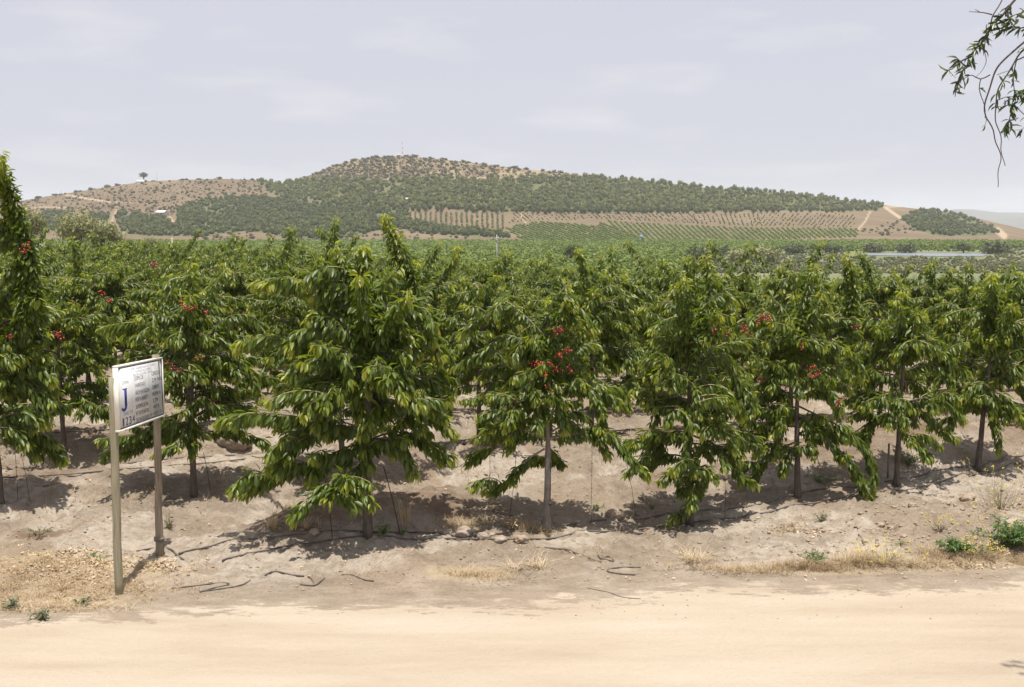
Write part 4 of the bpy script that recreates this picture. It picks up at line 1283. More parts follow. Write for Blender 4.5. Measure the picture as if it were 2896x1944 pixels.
gable_shed('shed', 'long white roofed shed behind the willows at the left', g, 6.5, 5, 3.3, 1.2, 0.0, M['grey_wall'], M['white'])
p = hill_pt(407, 515)
big_tree('lone_tree', 'lone round tree rising above the left crest beside the white house', 'tree', p, 10.5, 11.0, M['scrub'], 888, None, 900, 0.10, 0.35)
p = hill_pt(2150 - 188, 526)
big_tree('conifer', 'small dark pointed tree breaking the right skyline of the grove', 'tree', p, 3.6, 6.5, M['avocado'], 889, None, 400, 0.16, 0.1, 6)
# lattice mast
p = hill_pt(1138, 444)
o = thing('radio_mast', 'thin red and white lattice mast on the summit of the hill', 'mast', p)
for seg in range(6):
    mb = MB()
    z0, z1 = seg * 2.7, seg * 2.7 + 2.7
    wd = lambda z: 0.75 - 0.035 * z
    for sx, sy in ((1, 1), (-1, 1), (-1, -1), (1, -1)):
        mb.tube([(sx * wd(z0) / 2, sy * wd(z0) / 2, z0), (sx * wd(z1) / 2, sy * wd(z1) / 2, z1)], 0.11, 4)
        sx2, sy2 = -sy, sx
        mb.tube([(sx * wd(z0) / 2, sy * wd(z0) / 2, z0), (sx2 * wd(z1) / 2, sy2 * wd(z1) / 2, z1)], 0.08, 4)
    mb.build('mast_section', M['red_paint'] if seg % 2 else M['white'], o)
mb = MB(); mb.tube([(0, 0, 16.2), (0, 0, 19.5)], 0.12, 5); mb.build('antenna', M['white'], o)
def pole(label, p, h, r, arms=True, mat='concrete', name='utility_pole', group=None):
    o = thing(name, label, 'pole', p, 0, group)
    mb = MB(); mb.tube([(0, 0, -0.3), (0, 0, h * .5), (0, 0, h)], [r, r * .85, r * 0.65], 8); mb.build('pole_shaft', M[mat], o, smoothed=True)
    if arms:
        mb = MB(); mb.box((0, -r - 0.05, h - 0.7), (h * 0.24, 0.1, 0.12)); mb.build('crossarm', M['concrete'], o)
        for s in (-1, 0.35, 1):
            mb = MB(); mb.tube([(s * h * 0.11, -r - 0.05, h - 0.638), (s * h * 0.11, -r - 0.05, h - 0.4)], [0.05, 0.07], 6); mb.build('insulator', M['white'], o)
    return o
g, h = fit(1405, 215, 664)
pole('grey utility pole with a crossarm rising from the valley orchard', g, h, 0.16)
g, h = fit(487, 150, 673)
pole('short white concrete post standing left of the other post among the orchard tops', g, h, 0.09, False, 'pale_concrete')
g, h = fit(672, 165, 686)
pole('shorter white concrete post right of the taller post among the orchard tops', g, h, 0.09, False, 'pale_concrete')
pole('thin pole on the left crest just right of the lone tree', hill_pt(444, 515), 11.5, 0.16, True, group='poles along the crest')
pole('thin pale pole on the left crest near the bend of the track', hill_pt(174, 551), 6.5, 0.14, False, group='poles along the crest')
pole('faint pole on the crest where the grove begins', hill_pt(690, 510), 6, 0.12, False, 'dark_metal', group='poles along the crest')
g = hill_pt(1813, 676)
o = thing('water_tank', 'tiny blue water tank between the green rows', 'tank', g)
mb = MB(); mb.tube([(0, 0, 0), (0, 0, 1.9), (0, 0, 2.3), (0, 0, 2.5)], [1.15, 1.15, 0.8, 0.3], 14); mb.build('tank_body', M['blue_paint'], o)
mb = MB(); mb.tube([(0, 0, 2.5), (0, 0, 2.66)], 0.28, 10); mb.build('tank_lid', M['dark_metal'], o)

# ------------------------------------------------------------------ the sign
pL = on_ground(336, 1680); pR = on_ground(452, 1577)
o = thing('information_sign', 'weathered white information board with blue letter J on two wooden posts', 'sign', pL)
base = np.array(pL)
def post(p, h, r, mat, seed, lean=(0, 0)):
    rr = np.random.default_rng(seed)
    mb = MB()
    k = np.linspace(0, 1, 12)
    P = np.stack([p[0] + lean[0] * k, p[1] + lean[1] * k, p[2] - 0.1 + k * (h + 0.1)], -1) - base
    P[:, 0] += rr.normal(0, 0.003, 12); P[:, 1] += rr.normal(0, 0.003, 12)
    mb.tube(P, r * (1.04 - 0.08 * k) * (1 + 0.02 * rr.normal(size=12)), 14)
    return link('post', mb.mesh('post', M[mat], True), o)
topL = at(318, 1068, pL.y)
pl_o = post(pL, topL.z - pL.z, 0.042, 'post_green', 1, (topL.x - pL.x + 0.0, 0))
topR = at(440, 1004, pR.y)
pr_o = post(pR, topR.z - pR.z, 0.041, 'post_grey', 2, (topR.x - pR.x, 0))
pl_o['label'] = 'greenish straighter post at the near end'
pr_o['label'] = 'grey weathered post at the far end with black hose tied near its foot'
# board: near edge and far edge from the photo, on the side of the posts that faces right
a0 = np.array(at(334, 1128, pL.y - 0.04)); a0t = np.array(at(322, 1037, pL.y - 0.04)); a0b = np.array(at(336, 1222, pL.y - 0.04))
a1t = np.array(at(453, 1010, pR.y + 0.10)); a1b = np.array(at(461, 1178, pR.y + 0.10))
cen_n = (a0t + a0b) / 2; cen_f = (a1t + a1b) / 2
hB = 0.5 * (np.linalg.norm(a0t - a0b) + np.linalg.norm(a1t - a1b))
ex = cen_f - cen_n; wB = np.linalg.norm(ex); ex = ex / wB
upv = unit(((a0t - a0b) + (a1t - a1b))[None])[0]
ez = upv - ex * np.dot(upv, ex); ez = unit(ez[None])[0]
en = np.cross(ex, ez)                                    # face normal
if en[0] < 0: en = -en
cB = (cen_n + cen_f) / 2
Mb = Matrix((( *map(float, (ex[0], -en[0], ez[0])), float(cB[0] - base[0])), (*map(float, (ex[1], -en[1], ez[1])), float(cB[1] - base[1])), (*map(float, (ex[2], -en[2], ez[2])), float(cB[2] - base[2])), (0, 0, 0, 1)))
# board space: x along the width, y into the board (front face at y = -0.02), z up
def board_part(name, mb, mat, parent):
    ob = link(name, mb.mesh(name, mat), parent)
    if parent is o:
        ob.matrix_local = Mb
    return ob
mb = MB(); mb.box((0, 0, 0), (wB - 0.05, 0.03, hB - 0.05))
board = board_part('board', mb, M['sign'], o)
mb = MB()
ft = 0.02
mb.box((0, 0, hB / 2 - ft / 2), (wB, 0.052, ft)); mb.box((0, 0, -hB / 2 + ft / 2), (wB, 0.052, ft))
mb.box((-wB / 2 + ft / 2, 0, 0), (ft, 0.052, hB - 2 * ft - 0.002)); mb.box((wB / 2 - ft / 2, 0, 0), (ft, 0.052, hB - 2 * ft - 0.002))
board_part('sign_frame', mb, M['edge'], board)
mb = MB()
bt = 0.014; iw, ih = wB - 2 * ft - 0.02, hB - 2 * ft - 0.02
for z in (ih / 2, -ih / 2): mb.box((0, -0.0165, z), (iw, 0.003, bt))
for x in (iw / 2, -iw / 2): mb.box((x, -0.0165, 0), (bt * 1.6, 0.003, ih - bt - 0.002))
board_part('painted_border', mb, M['ink'], board)
def letters(items, mat, name):
    """each item: text, x, z, height, width to fill, anchor"""
    VV, TT, n = [], [], 0
    for (txt, x, z, h, wd) in items:
        cu = bpy.data.curves.new('t', 'FONT'); cu.body = txt; cu.size = 1.0
        ob = bpy.data.objects.new('t', cu); COL.objects.link(ob)
        dg = bpy.context.evaluated_depsgraph_get()
        me = ob.evaluated_get(dg).to_mesh()
        me.calc_loop_triangles()
        v = np.array([tuple(q.co) for q in me.vertices]); t = np.array([tuple(q.vertices) for q in me.loop_triangles])
        ob.evaluated_get(dg).to_mesh_clear()
        bpy.data.objects.remove(ob); bpy.data.curves.remove(cu)
        v[:, 0] -= v[:, 0].min(); v[:, 0] *= wd / v[:, 0].max(); v[:, 1] *= h / 0.70
        VV.append(np.stack([x + v[:, 0], np.full(len(v), -0.0172), z + v[:, 1]], -1)); TT.append(t + n); n += len(v)
    ob = link(name, np_mesh(name, np.vstack(VV), np.vstack(TT), None, [mat]), board)
    return ob
def bx(f): return -wB / 2 + f * wB
def bz(f): return hB / 2 - f * hB
rows = [('ESPECIE', 'CEREZO', .25, .20), ('VARIEDAD', 'Z.M 74/01', .36, .24), ('A\u00d1O PLANTACION', '2003', .475, .15), ('PORTA INJERTO', 'MAXMA 14', .585, .19), ('SUPERFICIE HA', '3.79', .695, .12), ('N\u00ba DE PLANTAS', '4973', .80, .14), ('DISTANCIA PLANT. MT', '4.5X1.75', .905, .19)]
wl = [.18, .20, .29, .27, .26, .27, .34]
items = []
for (a, b, f, wv), w1 in zip(rows, wl):
    items.append((a, bx(.36), bz(f + .035), hB * 0.062, wB * w1 * 1.05)); items.append((b, bx(.74), bz(f + .02), hB * 0.062, wB * wv))
letters(items, M['ink'], 'lettering')
letters([('SOC. AGRICOLA EL CERRO', bx(.28), bz(.115), hB * .036, wB * .56), ('FUNDO EL CERRO', bx(.38), bz(.165), hB * .034, wB * .36), ('IDENTIFICACION DEL CUARTEL', bx(.32), bz(.215), hB * .034, wB * .44), ('SUBSECTOR', bx(.10), bz(.775), hB * .05, wB * .19)], M['faint_ink'], 'faded_lettering')
letters([('ZONA', bx(.10), bz(.30), hB * .05, wB * .13)], M['faint_ink'], 'zone_lettering')
mb = MB()
jx = bx(.155); jh = hB * .33; jz = bz(.70)
mb.box((jx, -0.017, jz + jh * .60), (wB * .045, 0.0036, jh * .80)); mb.box((jx - wB * .012, -0.0166, jz + jh * 0.985), (wB * .085, 0.003, jh * .05))
hk = [(jx + wB * .0225 * 0 - wB * .045 * (1 - math.cos(a)), jz + jh * .20 - jh * .17 * math.sin(a)) for a in np.linspace(0, 2.7, 9)]
V = []; 
for i, (x, z) in enumerate(hk):
    w_ = wB * .0225 * (1 - 0.07 * i); a = np.linspace(0, 2.7, 9)[i]
    V += [(x + w_ * math.cos(a), -0.0182, z - jh * .07 * math.sin(a)), (x - w_ * math.cos(a), -0.0182, z + jh * .07 * math.sin(a))]
mb.add(V, [(2 * i, 2 * i + 1, 2 * i + 3, 2 * i + 2) for i in range(8)])
board_part('letter', mb, M['blue_ink'], board)
letters([('1', bx(.075), bz(.93), hB * .12, wB * .03), ('2', bx(.135), bz(.93), hB * .12, wB * .05), ('3', bx(.205), bz(.93), hB * .12, wB * .05), ('4', bx(.275), bz(.93), hB * .12, wB * .05)], M['ink'], 'number_lettering')
# hose tied round the far post
mb = MB()
q = np.array(at(450, 1530, pR.y)); 
for k in range(3):
    th = np.linspace(0, 6.28, 16)
    mb.tube(np.stack([q[0] + 0.050 * np.cos(th), q[1] + 0.050 * np.sin(th), q[2] + 0.02 * k + 0.01 * np.sin(th * 2)], -1) - base, 0.010, 6)
mb.tube(np.array([(q[0], q[1] - 0.066, q[2] + .03), (q[0] + .08, q[1] - 0.08, q[2] + .045), (q[0] + .15, q[1] - 0.06, q[2] + .04)]) - base, 0.010, 6)
ho = mb.build('hose_tie', M['hose'], o)

# ------------------------------------------------------------------ hoses
def ground_line(pts_px, r, lift=0.0, step=0.05):
    G = [np.array(on_ground(px, py)) for px, py in pts_px]
    P = resample(G, step)
    P[:, 2] = terrain(P[:, 0], P[:, 1]) + r + lift
    return P
def smooth_z(P, n=9):
    k = np.ones(n) / n
    z = np.convolve(np.pad(P[:, 2], n // 2, mode='edge'), k, 'valid')
    P[:, 2] = np.maximum(z, P[:, 2] - 0.012)
    return P
HG = 'black drip irrigation lines along the tree rows'
def hose(name, label, P, r=0.0095, group=None, cat='hose', mat='hose'):
    P = smooth_z(P)
    mb = MB(); mb.tube(P - P[0], r, 6)
    ob = mb.build(name, M[mat], None, tuple(P[0]), True)
    return tag(ob, label, cat, group)
hose('drip_hose', 'nearer black drip hose of the front row with a cut end curling toward the road', ground_line([(628, 1592), (690, 1568), (800, 1548), (960, 1525), (1100, 1520), (1250, 1522), (1450, 1525), (1700, 1508), (1900, 1490), (2100, 1465), (2350, 1415), (2500, 1393), (2650, 1368), (2800, 1338), (2960, 1295)], .011), .011, HG)
hose('drip_hose', 'farther black drip hose of the front row, passing behind the trunks', ground_line([(700, 1530), (850, 1512), (1040, 1508), (1200, 1512), (1400, 1512), (1600, 1490), (1800, 1480), (1980, 1450), (2130, 1430), (2300, 1390), (2450, 1375), (2600, 1350), (2780, 1318), (2960, 1270)], .011), .011, HG)
def row_line(n, off, x0, x1, seed):
    xs = np.arange(x0, x1, 0.1)
    ys = ROW_Y0 + ROW_K * xs + n * ROW_D + off + 0.12 * (fbm(xs * 0.5, xs * 0 + seed, 121, 3) - 0.5) * 2
    return np.stack([xs, ys, terrain(xs, ys) + 0.012], -1)
NAMES = ['front', 'second', 'third', 'fourth', 'fifth']
for n, x0, x1 in ((1, -10, 12), (2, -11, 14), (3, -12, 15), (4, -12, 15)):
    for off, w in ((-0.32, 'nearer'), (0.22, 'farther')):
        hose('drip_hose', f'{w} black drip hose along the {NAMES[n]} row of trees', row_line(n, off, x0, x1, n * 3 + off), .011, HG)
# loose pieces of hose and prunings
SG = 'loose hose pieces and prunings along the road edge'
for lab, pts, r, nm, mt in (
        ('short black hose offcut running from the far sign post toward the front row', [(505, 1570), (560, 1552), (620, 1542), (682, 1538)], .011, 'hose_offcut', 'hose'),
        ('forked hose end lying just right of the far sign post', [(470, 1548), (490, 1562), (508, 1575), (520, 1586)], .010, 'hose_offcut', 'hose'),
        ('short stick of hose left of the far post foot', [(386, 1563), (410, 1556), (436, 1549)], .008, 'hose_offcut', 'hose'),
        ('folded thin hose loop lying near the road right of the sign', [(484, 1666), (540, 1660), (600, 1652), (640, 1650), (646, 1656), (600, 1666), (565, 1677)], .007, 'hose_offcut', 'hose'),
        ('thin hose piece crossing the folded loop', [(566, 1675), (620, 1668), (680, 1658), (708, 1642)], .007, 'hose_offcut', 'hose'),
        ('black crooked prunings with a pale tip near the road', [(750, 1630), (775, 1617), (815, 1625), (860, 1632)], .010, 'hose_offcut', 'hose'),
        ('v-shaped black branch piece near the road', [(850, 1655), (890, 1658), (918, 1636)], .009, 'dead_branch', 'hose'),
        ('crooked dark stick crossing the v-shaped piece', [(872, 1630), (885, 1645), (888, 1660)], .008, 'dead_branch', 'stick'),
        ('long thin grey stick lying near the road edge', [(965, 1628), (995, 1627), (1025, 1640), (1057, 1646)], .008, 'dead_branch', 'stick'),
        ('hooked black hose piece lying at the foot of the bank', [(1797, 1628), (1750, 1624), (1718, 1618), (1730, 1608), (1780, 1606), (1812, 1607)], .008, 'hose_offcut', 'hose'),
        ('curved thin pruning on the bank below the fruiting tree', [(1540, 1548), (1600, 1555), (1650, 1570), (1700, 1592)], .007, 'dead_branch', 'stick'),
        ('thin dark twig flat on the road edge', [(1660, 1664), (1720, 1676), (1760, 1690), (1812, 1695)], .004, 'dead_branch', 'stick'),
        ('tangled dead vine piece on the bank', [(1690, 1565), (1700, 1585), (1720, 1575), (1735, 1590), (1700, 1580)], .007, 'dead_branch', 'stick'),
        ('leaning bent pruning behind the fruiting tree', [(1370, 1445), (1400, 1452), (1450, 1460)], .008, 'dead_branch', 'stick'),
        ('dark thin stick upright on the right bank', [(2428, 1512), (2438, 1530), (2446, 1545)], .007, 'dead_branch', 'stick'),
        ('grey pruning lying across the dry soil left of the weeds', [(2000, 1560), (2040, 1580), (2060, 1590)], .005, 'dead_branch', 'stick'),
        ('short dark stick in the second row aisle left of the sign', [(120, 1378), (140, 1375), (165, 1371)], .010, 'dead_branch', 'stick'),
        ('dark twig beside the straw near the left road edge', [(240, 1705), (265, 1700), (300, 1696)], .006, 'dead_branch', 'stick')):
    hose(nm, lab, ground_line(pts, r, step=0.03), r, SG, 'hose piece' if nm == 'hose_offcut' else 'stick', mt)

# ------------------------------------------------------------------ tie cords from limbs to the ground, hanging weight, stake, plastic tie
TG = 'cords tying the limbs down'
def cord(p0, p1, label, r=0.004):
    p0 = np.array(p0); p1 = np.array(p1)
    mb = MB(); mid_ = (p0 + p1) / 2 + np.array([0.01, 0, 0])
    mb.tube(np.array([p0, mid_, p1]) - p1, r, 5)
    return tag(mb.build('tie_cord', M['cord'], None, tuple(p1)), label, 'cord', TG)
for (x0, y0, x1, y1, g, lab, r) in ((915, 1330, 940, 1520, gA, 'dark cord left of the largest tree, pulled straight to the soil', .005), (1085, 1320, 1132, 1512, gA, 'dark slanting cord right of the largest trunk', .006), (870, 1330, 868, 1460, gA, 'thin upright cord under the lowest left limb of the largest tree', .004),
                            (1385, 1230, 1382, 1440, gB, 'thin cord left of the fruiting tree', .003), (1460, 1280, 1440, 1470, gB, 'thin slanting cord close left of the fruiting trunk', .003), (1770, 1300, 1800, 1470, gC, 'thin cord below the drooping right limb of the fruiting tree', .003),
                            (2050, 1350, 2050, 1470, gD, 'thin cord between the two trees with drooping limbs', .003), (2690, 1200, 2600, 1310, gF, 'slanting cord in the gap before the leaning tree', .003), (2460, 1160, 2455, 1310, gE, 'dark cord left of the slim staked tree', .004), (2560, 1220, 2590, 1330, gE, 'dark slanting cord right of the slim staked trunk', .004),
                            (575, 1280, 595, 1390, gG, 'dark slanting cord right of the trunk behind the sign', .004), (55, 1260, 85, 1420, gH, 'thin cord near the left edge of the photo', .003), (40, 1250, 50, 1415, gH, 'very thin cord nearest the left edge of the photo', .003), (1672, 1080, 1672, 1480, gB, 'long thin upright cord right of the fruiting tree', .0025)):
    e = on_ground(x1, y1)
    s = at(x0, y0, 0.5 * (g.y + e.y))
    cord(s, e, lab, r)
s = at(1555, 1310, gB.y - 0.25); e = at(1556, 1425, gB.y - 0.25)
o = thing('hanging_weight', 'small dark weight hanging on a cord beside the fruiting trunk', 'weight', e, 0, None)
mb = MB(); mb.tube([(0, 0, 0.02), (0.004, 0, 0.25), (0, 0, s.z - e.z)], 0.005, 5); mb.build('cord', M['cord'], o)
mb = MB(); mb.ball((0, 0, 0), 0.024, 1, (1, 1, 1.2), 0.2, rng); mb.build('weight_body', M['cord'], o, smoothed=True)
g = on_ground(2511, 1352); t = at(2511, 1255, g.y)
mb = MB(); mb.tube([(0, 0, -0.05), (0.0, 0, (t.z - g.z) * .5), (0, 0, t.z - g.z)], [0.017, 0.016, 0.015], 7)
tag(mb.build('stake', M['post_grey'], None, g), 'thin grey wooden stake standing left of the slim tree trunk', 'stake')
P = np.array(at(1044, 1390, gA.y - 0.05)); mb = MB()
r_ = np.random.default_rng(4)
for k in range(9):
    a = r_.uniform(0, 6.28)
    pts = np.array([(0.05 * math.cos(a), 0.05 * math.sin(a), 0), (0.06 * math.cos(a + .6), 0.06 * math.sin(a + .6), 0.10 + r_.uniform(-.1, .05)), (0.07 * math.cos(a + 1), 0.06 * math.sin(a + 1), r_.uniform(-.2, .2))])
    mb.tube(pts, [0.003, 0.006, 0.002], 4)
tag(mb.build('plastic_tie', M['white'], None, P + np.array([-.02, 0.03, 0])), 'clear plastic film tied round the trunk of the largest tree', 'tie')

# ------------------------------------------------------------------ stones, clods, litter, grass
RG = 'stones beside the front row'
for px, py, s, lab in ((1315, 1512, 0.095, 'rounded pale stone leftmost of those by the fruiting tree'), (1368, 1522, 0.07, 'middle low stone by the fruiting tree'), (1415, 1530, 0.07, 'rounded stone third along, left of the broken clod'), (1470, 1530, 0.075, 'rough dark stone nearest the fruiting trunk'),
                       (1390, 1515, 0.04, 'pebble between the larger stones by the fruiting tree'), (662, 1255, 0.30, 'large pale boulder behind the second row left of the big tree'), (2735, 1415, 0.085, 'flat dark stone high on the right bank'), (2490, 1488, 0.05, 'dark stone halfway up the right bank'),
                       (2580, 1432, 0.05, 'pale round stone on the right bank under the hose'), (1740, 1462, 0.11, 'dark earth lump between the two front trees'), (1265, 1510, 0.06, 'lump of earth left of the pale stones'), (2520, 1495, .04, 'small dark stone beside the halfway bank stone'), (2555, 1520, .04, 'small flat stone low on the right bank'), (890, 1510, .06, 'black stone against the hose by the largest trunk')):
    g = on_ground(px, py)
    mb = MB()
    Vs, ts = ICO[3]
    nn = fbm(Vs[:, 0] * 1.6 + px, Vs[:, 1] * 1.6 + Vs[:, 2] * 1.3, 131, 4)
    mb.add(Vs * (0.62 + 0.75 * nn)[:, None] * s * np.array([1.15, 0.9, 0.72]), (), ts)
    tag(mb.build('stone', M['rock'] if 'dark' not in lab and 'black' not in lab else M['clod'], None, (g.x, g.y, g.z + s * 0.25), True), lab, 'stone', RG)
# clods and pebbles
Vi, Ti = ICO[1]
m = 9000
gD_ = 11.0 + 15 * rng.random(m) ** 1.5
gX_ = rng.uniform(-0.47, 0.47, m) * gD_
re = gD_ - road_edge(gX_)
keep = (re > 0.1) | (rng.random(m) < 0.16)
gX_, gD_ = gX_[keep], gD_[keep]
gS = (0.004 + 0.017 * rng.random(len(gX_)) ** 4) * np.where(re[keep] > 0, 1, 0.6)
bx_ = np.array([tuple(on_ground(a, b_)) for a, b_ in ((2340, 1520), (2700, 1440), (2880, 1420), (2500, 1560))])
k = rng.integers(0, 4, 900)
gX_ = np.r_[gX_, bx_[k, 0] + rng.normal(0, 0.8, 900)]; gD_ = np.r_[gD_, bx_[k, 1] + rng.normal(0, 0.45, 900)]
gS = np.r_[gS, 0.006 + 0.024 * rng.random(900) ** 3]
m = len(gX_)
Vg = Vi[None] * (1 + 0.6 * (rng.random((m, len(Vi))) - 0.5))[:, :, None] * gS[:, None, None] * np.array([1, 1, 0.65])
Vg = Vg + np.stack([gX_, gD_, terrain(gX_, gD_) + gS * 0.15], -1)[:, None]
VV = [Vg.reshape(-1, 3)]; TT = [(Ti[None] + (np.arange(m) * len(Vi))[:, None, None]).reshape(-1, 3)]
tag(link('gravel', np_mesh('gravel', np.vstack(VV), np.vstack(TT), None, [M['clod']])), kind='stuff')

def blades(pts, h, w, curl, rng_):
    """bent grass blades: 3 quads each"""
    n = len(pts)
    az = rng_.uniform(0, 6.28, n); d = np.stack([np.cos(az), np.sin(az), 0 * az], -1)
    sd = np.stack([-np.sin(az), np.cos(az), 0 * az], -1)
    H = h * rng_.uniform(0.5, 1.3, n); c = curl * rng_.uniform(0.2, 1.6, n)
    V = []
    for k, f in enumerate((0, 0.35, 0.7, 1.0)):
        ctr = pts + d * (c * H * f ** 1.6)[:, None] + np.array([0, 0, 1.0]) * (H * f * (1 - 0.28 * np.minimum(c, 2) * f))[:, None]
        ww = w * (1 - 0.75 * f)
        V += [ctr - sd * ww, ctr + sd * ww]
    V = np.stack(V, 1).reshape(-1, 3)
    b = (np.arange(n) * 8)[:, None, None]
    q = (np.array([(0, 1, 3, 2), (2, 3, 5, 4), (4, 5, 7, 6)])[None] + b).reshape(-1, 4)
    return V, q
PV, PQ, PT, n = [], [], [], 0
def add_blades(pts, h, w, curl, tone):
    global n
    V, q = blades(pts, h, w, curl, rng)
    PV.append(V); PQ.append(q + n); PT.append(np.repeat(np.clip(tone + 0.18 * rng.normal(size=len(pts)), 0, 1), 8)); n += len(V)
def patch(px, py, rx, ry, cnt, h, w=0.0022, curl=0.9, tone=0.5, tuft=1):
    g = on_ground(px, py)
    m = max(1, cnt // tuft)
    q = rng.normal(size=(m, 2)) * np.array([rx, ry]) * 0.5
    q = np.repeat(q, tuft, 0) + rng.normal(0, 0.02, (m * tuft, 2)) * (tuft > 1)
    x = g.x + q[:, 0]; y = g.y + q[:, 1]
    add_blades(np.stack([x, y, terrain(x, y) - 0.005], -1), h, w, curl, tone)
patch(60, 1640, 1.3, 0.5, 2300, 0.08, curl=1.8, tone=0.35, tuft=12)
patch(180, 1600, 1.2, 0.5, 1500, 0.07, curl=2.0, tone=0.4, tuft=12)
patch(20, 1700, 1.0, 0.35, 1300, 0.09, curl=1.8, tone=0.5, tuft=10)
patch(300, 1675, 0.9, 0.4, 900, 0.07, curl=1.8, tone=0.45, tuft=8)
patch(160, 1718, 0.6, 0.10, 500, 0.08, 0.003, 2.2, 0.75, 6)
patch(2300, 1606, 0.55, 0.09, 1100, 0.11, curl=0.8, tone=0.2, tuft=14)
patch(2440, 1592, 0.35, 0.10, 550, 0.20, 0.0025, 1.3, 0.75, 10)
patch(2560, 1598, 0.7, 0.12, 600, 0.12, curl=1.2, tone=0.5, tuft=10)
patch(2130, 1616, 0.8, 0.10, 800, 0.10, curl=1.5, tone=0.6, tuft=9)
patch(2690, 1580, 0.6, 0.2, 700, 0.12, curl=1.3, tone=0.35, tuft=8)
patch(2860, 1590, 0.5, 0.15, 500, 0.12, curl=1.4, tone=0.25, tuft=8)
patch(1960, 1590, 0.15, 0.06, 160, 0.16, 0.003, 1.6, 0.85, 16)
patch(1500, 1610, 0.16, 0.05, 120, 0.15, 0.003, 1.7, 0.9, 12)
patch(1350, 1625, 0.4, 0.12, 500, 0.09, curl=1.6, tone=0.6, tuft=8)
patch(775, 1500, 0.18, 0.08, 160, 0.2, 0.003, 1.2, 0.8, 40)
patch(838, 1490, 0.14, 0.06, 120, 0.2, 0.003, 1.2, 0.75, 40)
patch(800, 1445, 0.12, 0.06, 90, 0.16, 0.003, 1.2, 0.8, 30)
patch(1300, 1490, 0.4, 0.15, 420, 0.14, curl=1.0, tone=0.45, tuft=8)
patch(1145, 1480, 0.1, 0.05, 60, 0.3, 0.003, 0.5, 0.6, 20)
patch(1480, 1495, 0.4, 0.1, 350, 0.14, curl=1.0, tone=0.1, tuft=8)
patch(2230, 1500, 0.3, 0.15, 220, 0.08, curl=1.6, tone=0.3, tuft=10)
patch(440, 1605, 0.3, 0.15, 150, 0.08, curl=1.6, tone=0.55, tuft=6)
for _ in range(420):                                     # thin tufts scattered over the whole worked soil
    D = 12.2 + 12 * rng.random() ** 1.3; x = rng.uniform(-.47, .47) * D
    if D - road_edge(x) < 0.2: continue
    m = int(rng.integers(4, 16)); q = rng.normal(0, 0.05, (m, 2))
    X_, Y_ = x + q[:, 0], D + q[:, 1]
    add_blades(np.stack([X_, Y_, terrain(X_, Y_) - 0.004], -1), rng.uniform(0.05, 0.13), 0.0022, 1.4, rng.uniform(0.3, 0.8))
for nrow in range(1, 6):                                 # grassier strips between the rows
    for _ in range(260):
        x = rng.uniform(-10, 12); y = ROW_Y0 + ROW_K * x + nrow * ROW_D - ROW_D * 0.3 + rng.normal(0, 0.45)
        if abs(x / y) > .48: continue
        m = int(rng.integers(6, 18)); q = rng.normal(0, 0.08, (m, 2))
        X_, Y_ = x + q[:, 0], y + q[:, 1]
        add_blades(np.stack([X_, Y_, terrain(X_, Y_) - 0.004], -1), rng.uniform(0.06, 0.16), 0.003, 1.2, rng.uniform(0.3, 0.7))
tag(link('dry_grass', np_mesh('dry_grass', np.vstack(PV), None, np.vstack(PQ), [M['straw']], np.concatenate(PT))), kind='stuff')

# fallen dry leaves
PP = []
def litter(px, py, rx, ry, cnt):
    g = on_ground(px, py)
    q = rng.normal(size=(cnt, 2)) * np.array([rx, ry]) * 0.5
    PP.append(np.stack([g.x + q[:, 0], g.y + q[:, 1]], -1))
litter(200, 1580, 0.6, 0.22, 280); litter(280, 1595, 0.4, 0.25, 260); litter(110, 1600, 0.5, 0.2, 90); litter(450, 1605, 0.25, 0.22, 170); litter(1400, 1430, 0.14, 0.16, 110); litter(270, 1640, .5, .2, 80)
litter(2740, 1600, 0.4, 0.12, 90); litter(2230, 1500, .25, .15, 50); litter(2300, 1505, .2, .1, 30); litter(2830, 1560, .5, .1, 120)
xs = rng.uniform(-0.47, 0.47, 900); ds = 12.2 + 12 * rng.random(900) ** 1.2
PP.append(np.stack([xs * ds, ds], -1))
PP = np.vstack(PP)
PP = PP[PP[:, 1] > road_edge(PP[:, 0]) - 0.3]
m = len(PP)
az = rng.uniform(0, 6.28, m)
V, t, q, to = leaf_mesh(np.stack([PP[:, 0], PP[:, 1], terrain(PP[:, 0], PP[:, 1]) + 0.012], -1), np.stack([np.cos(az), np.sin(az), rng.normal(0.1, 0.35, m)], -1), np.stack([rng.normal(0, .5, m), rng.normal(0, .5, m), np.ones(m)], -1), rng.uniform(0.03, 0.06, m), rng.uniform(0.0, 0.9, m), 0, 1.3)
tag(link('leaf_litter', np_mesh('leaf_litter', V, t, q, [M['litter']], to)), kind='stuff')

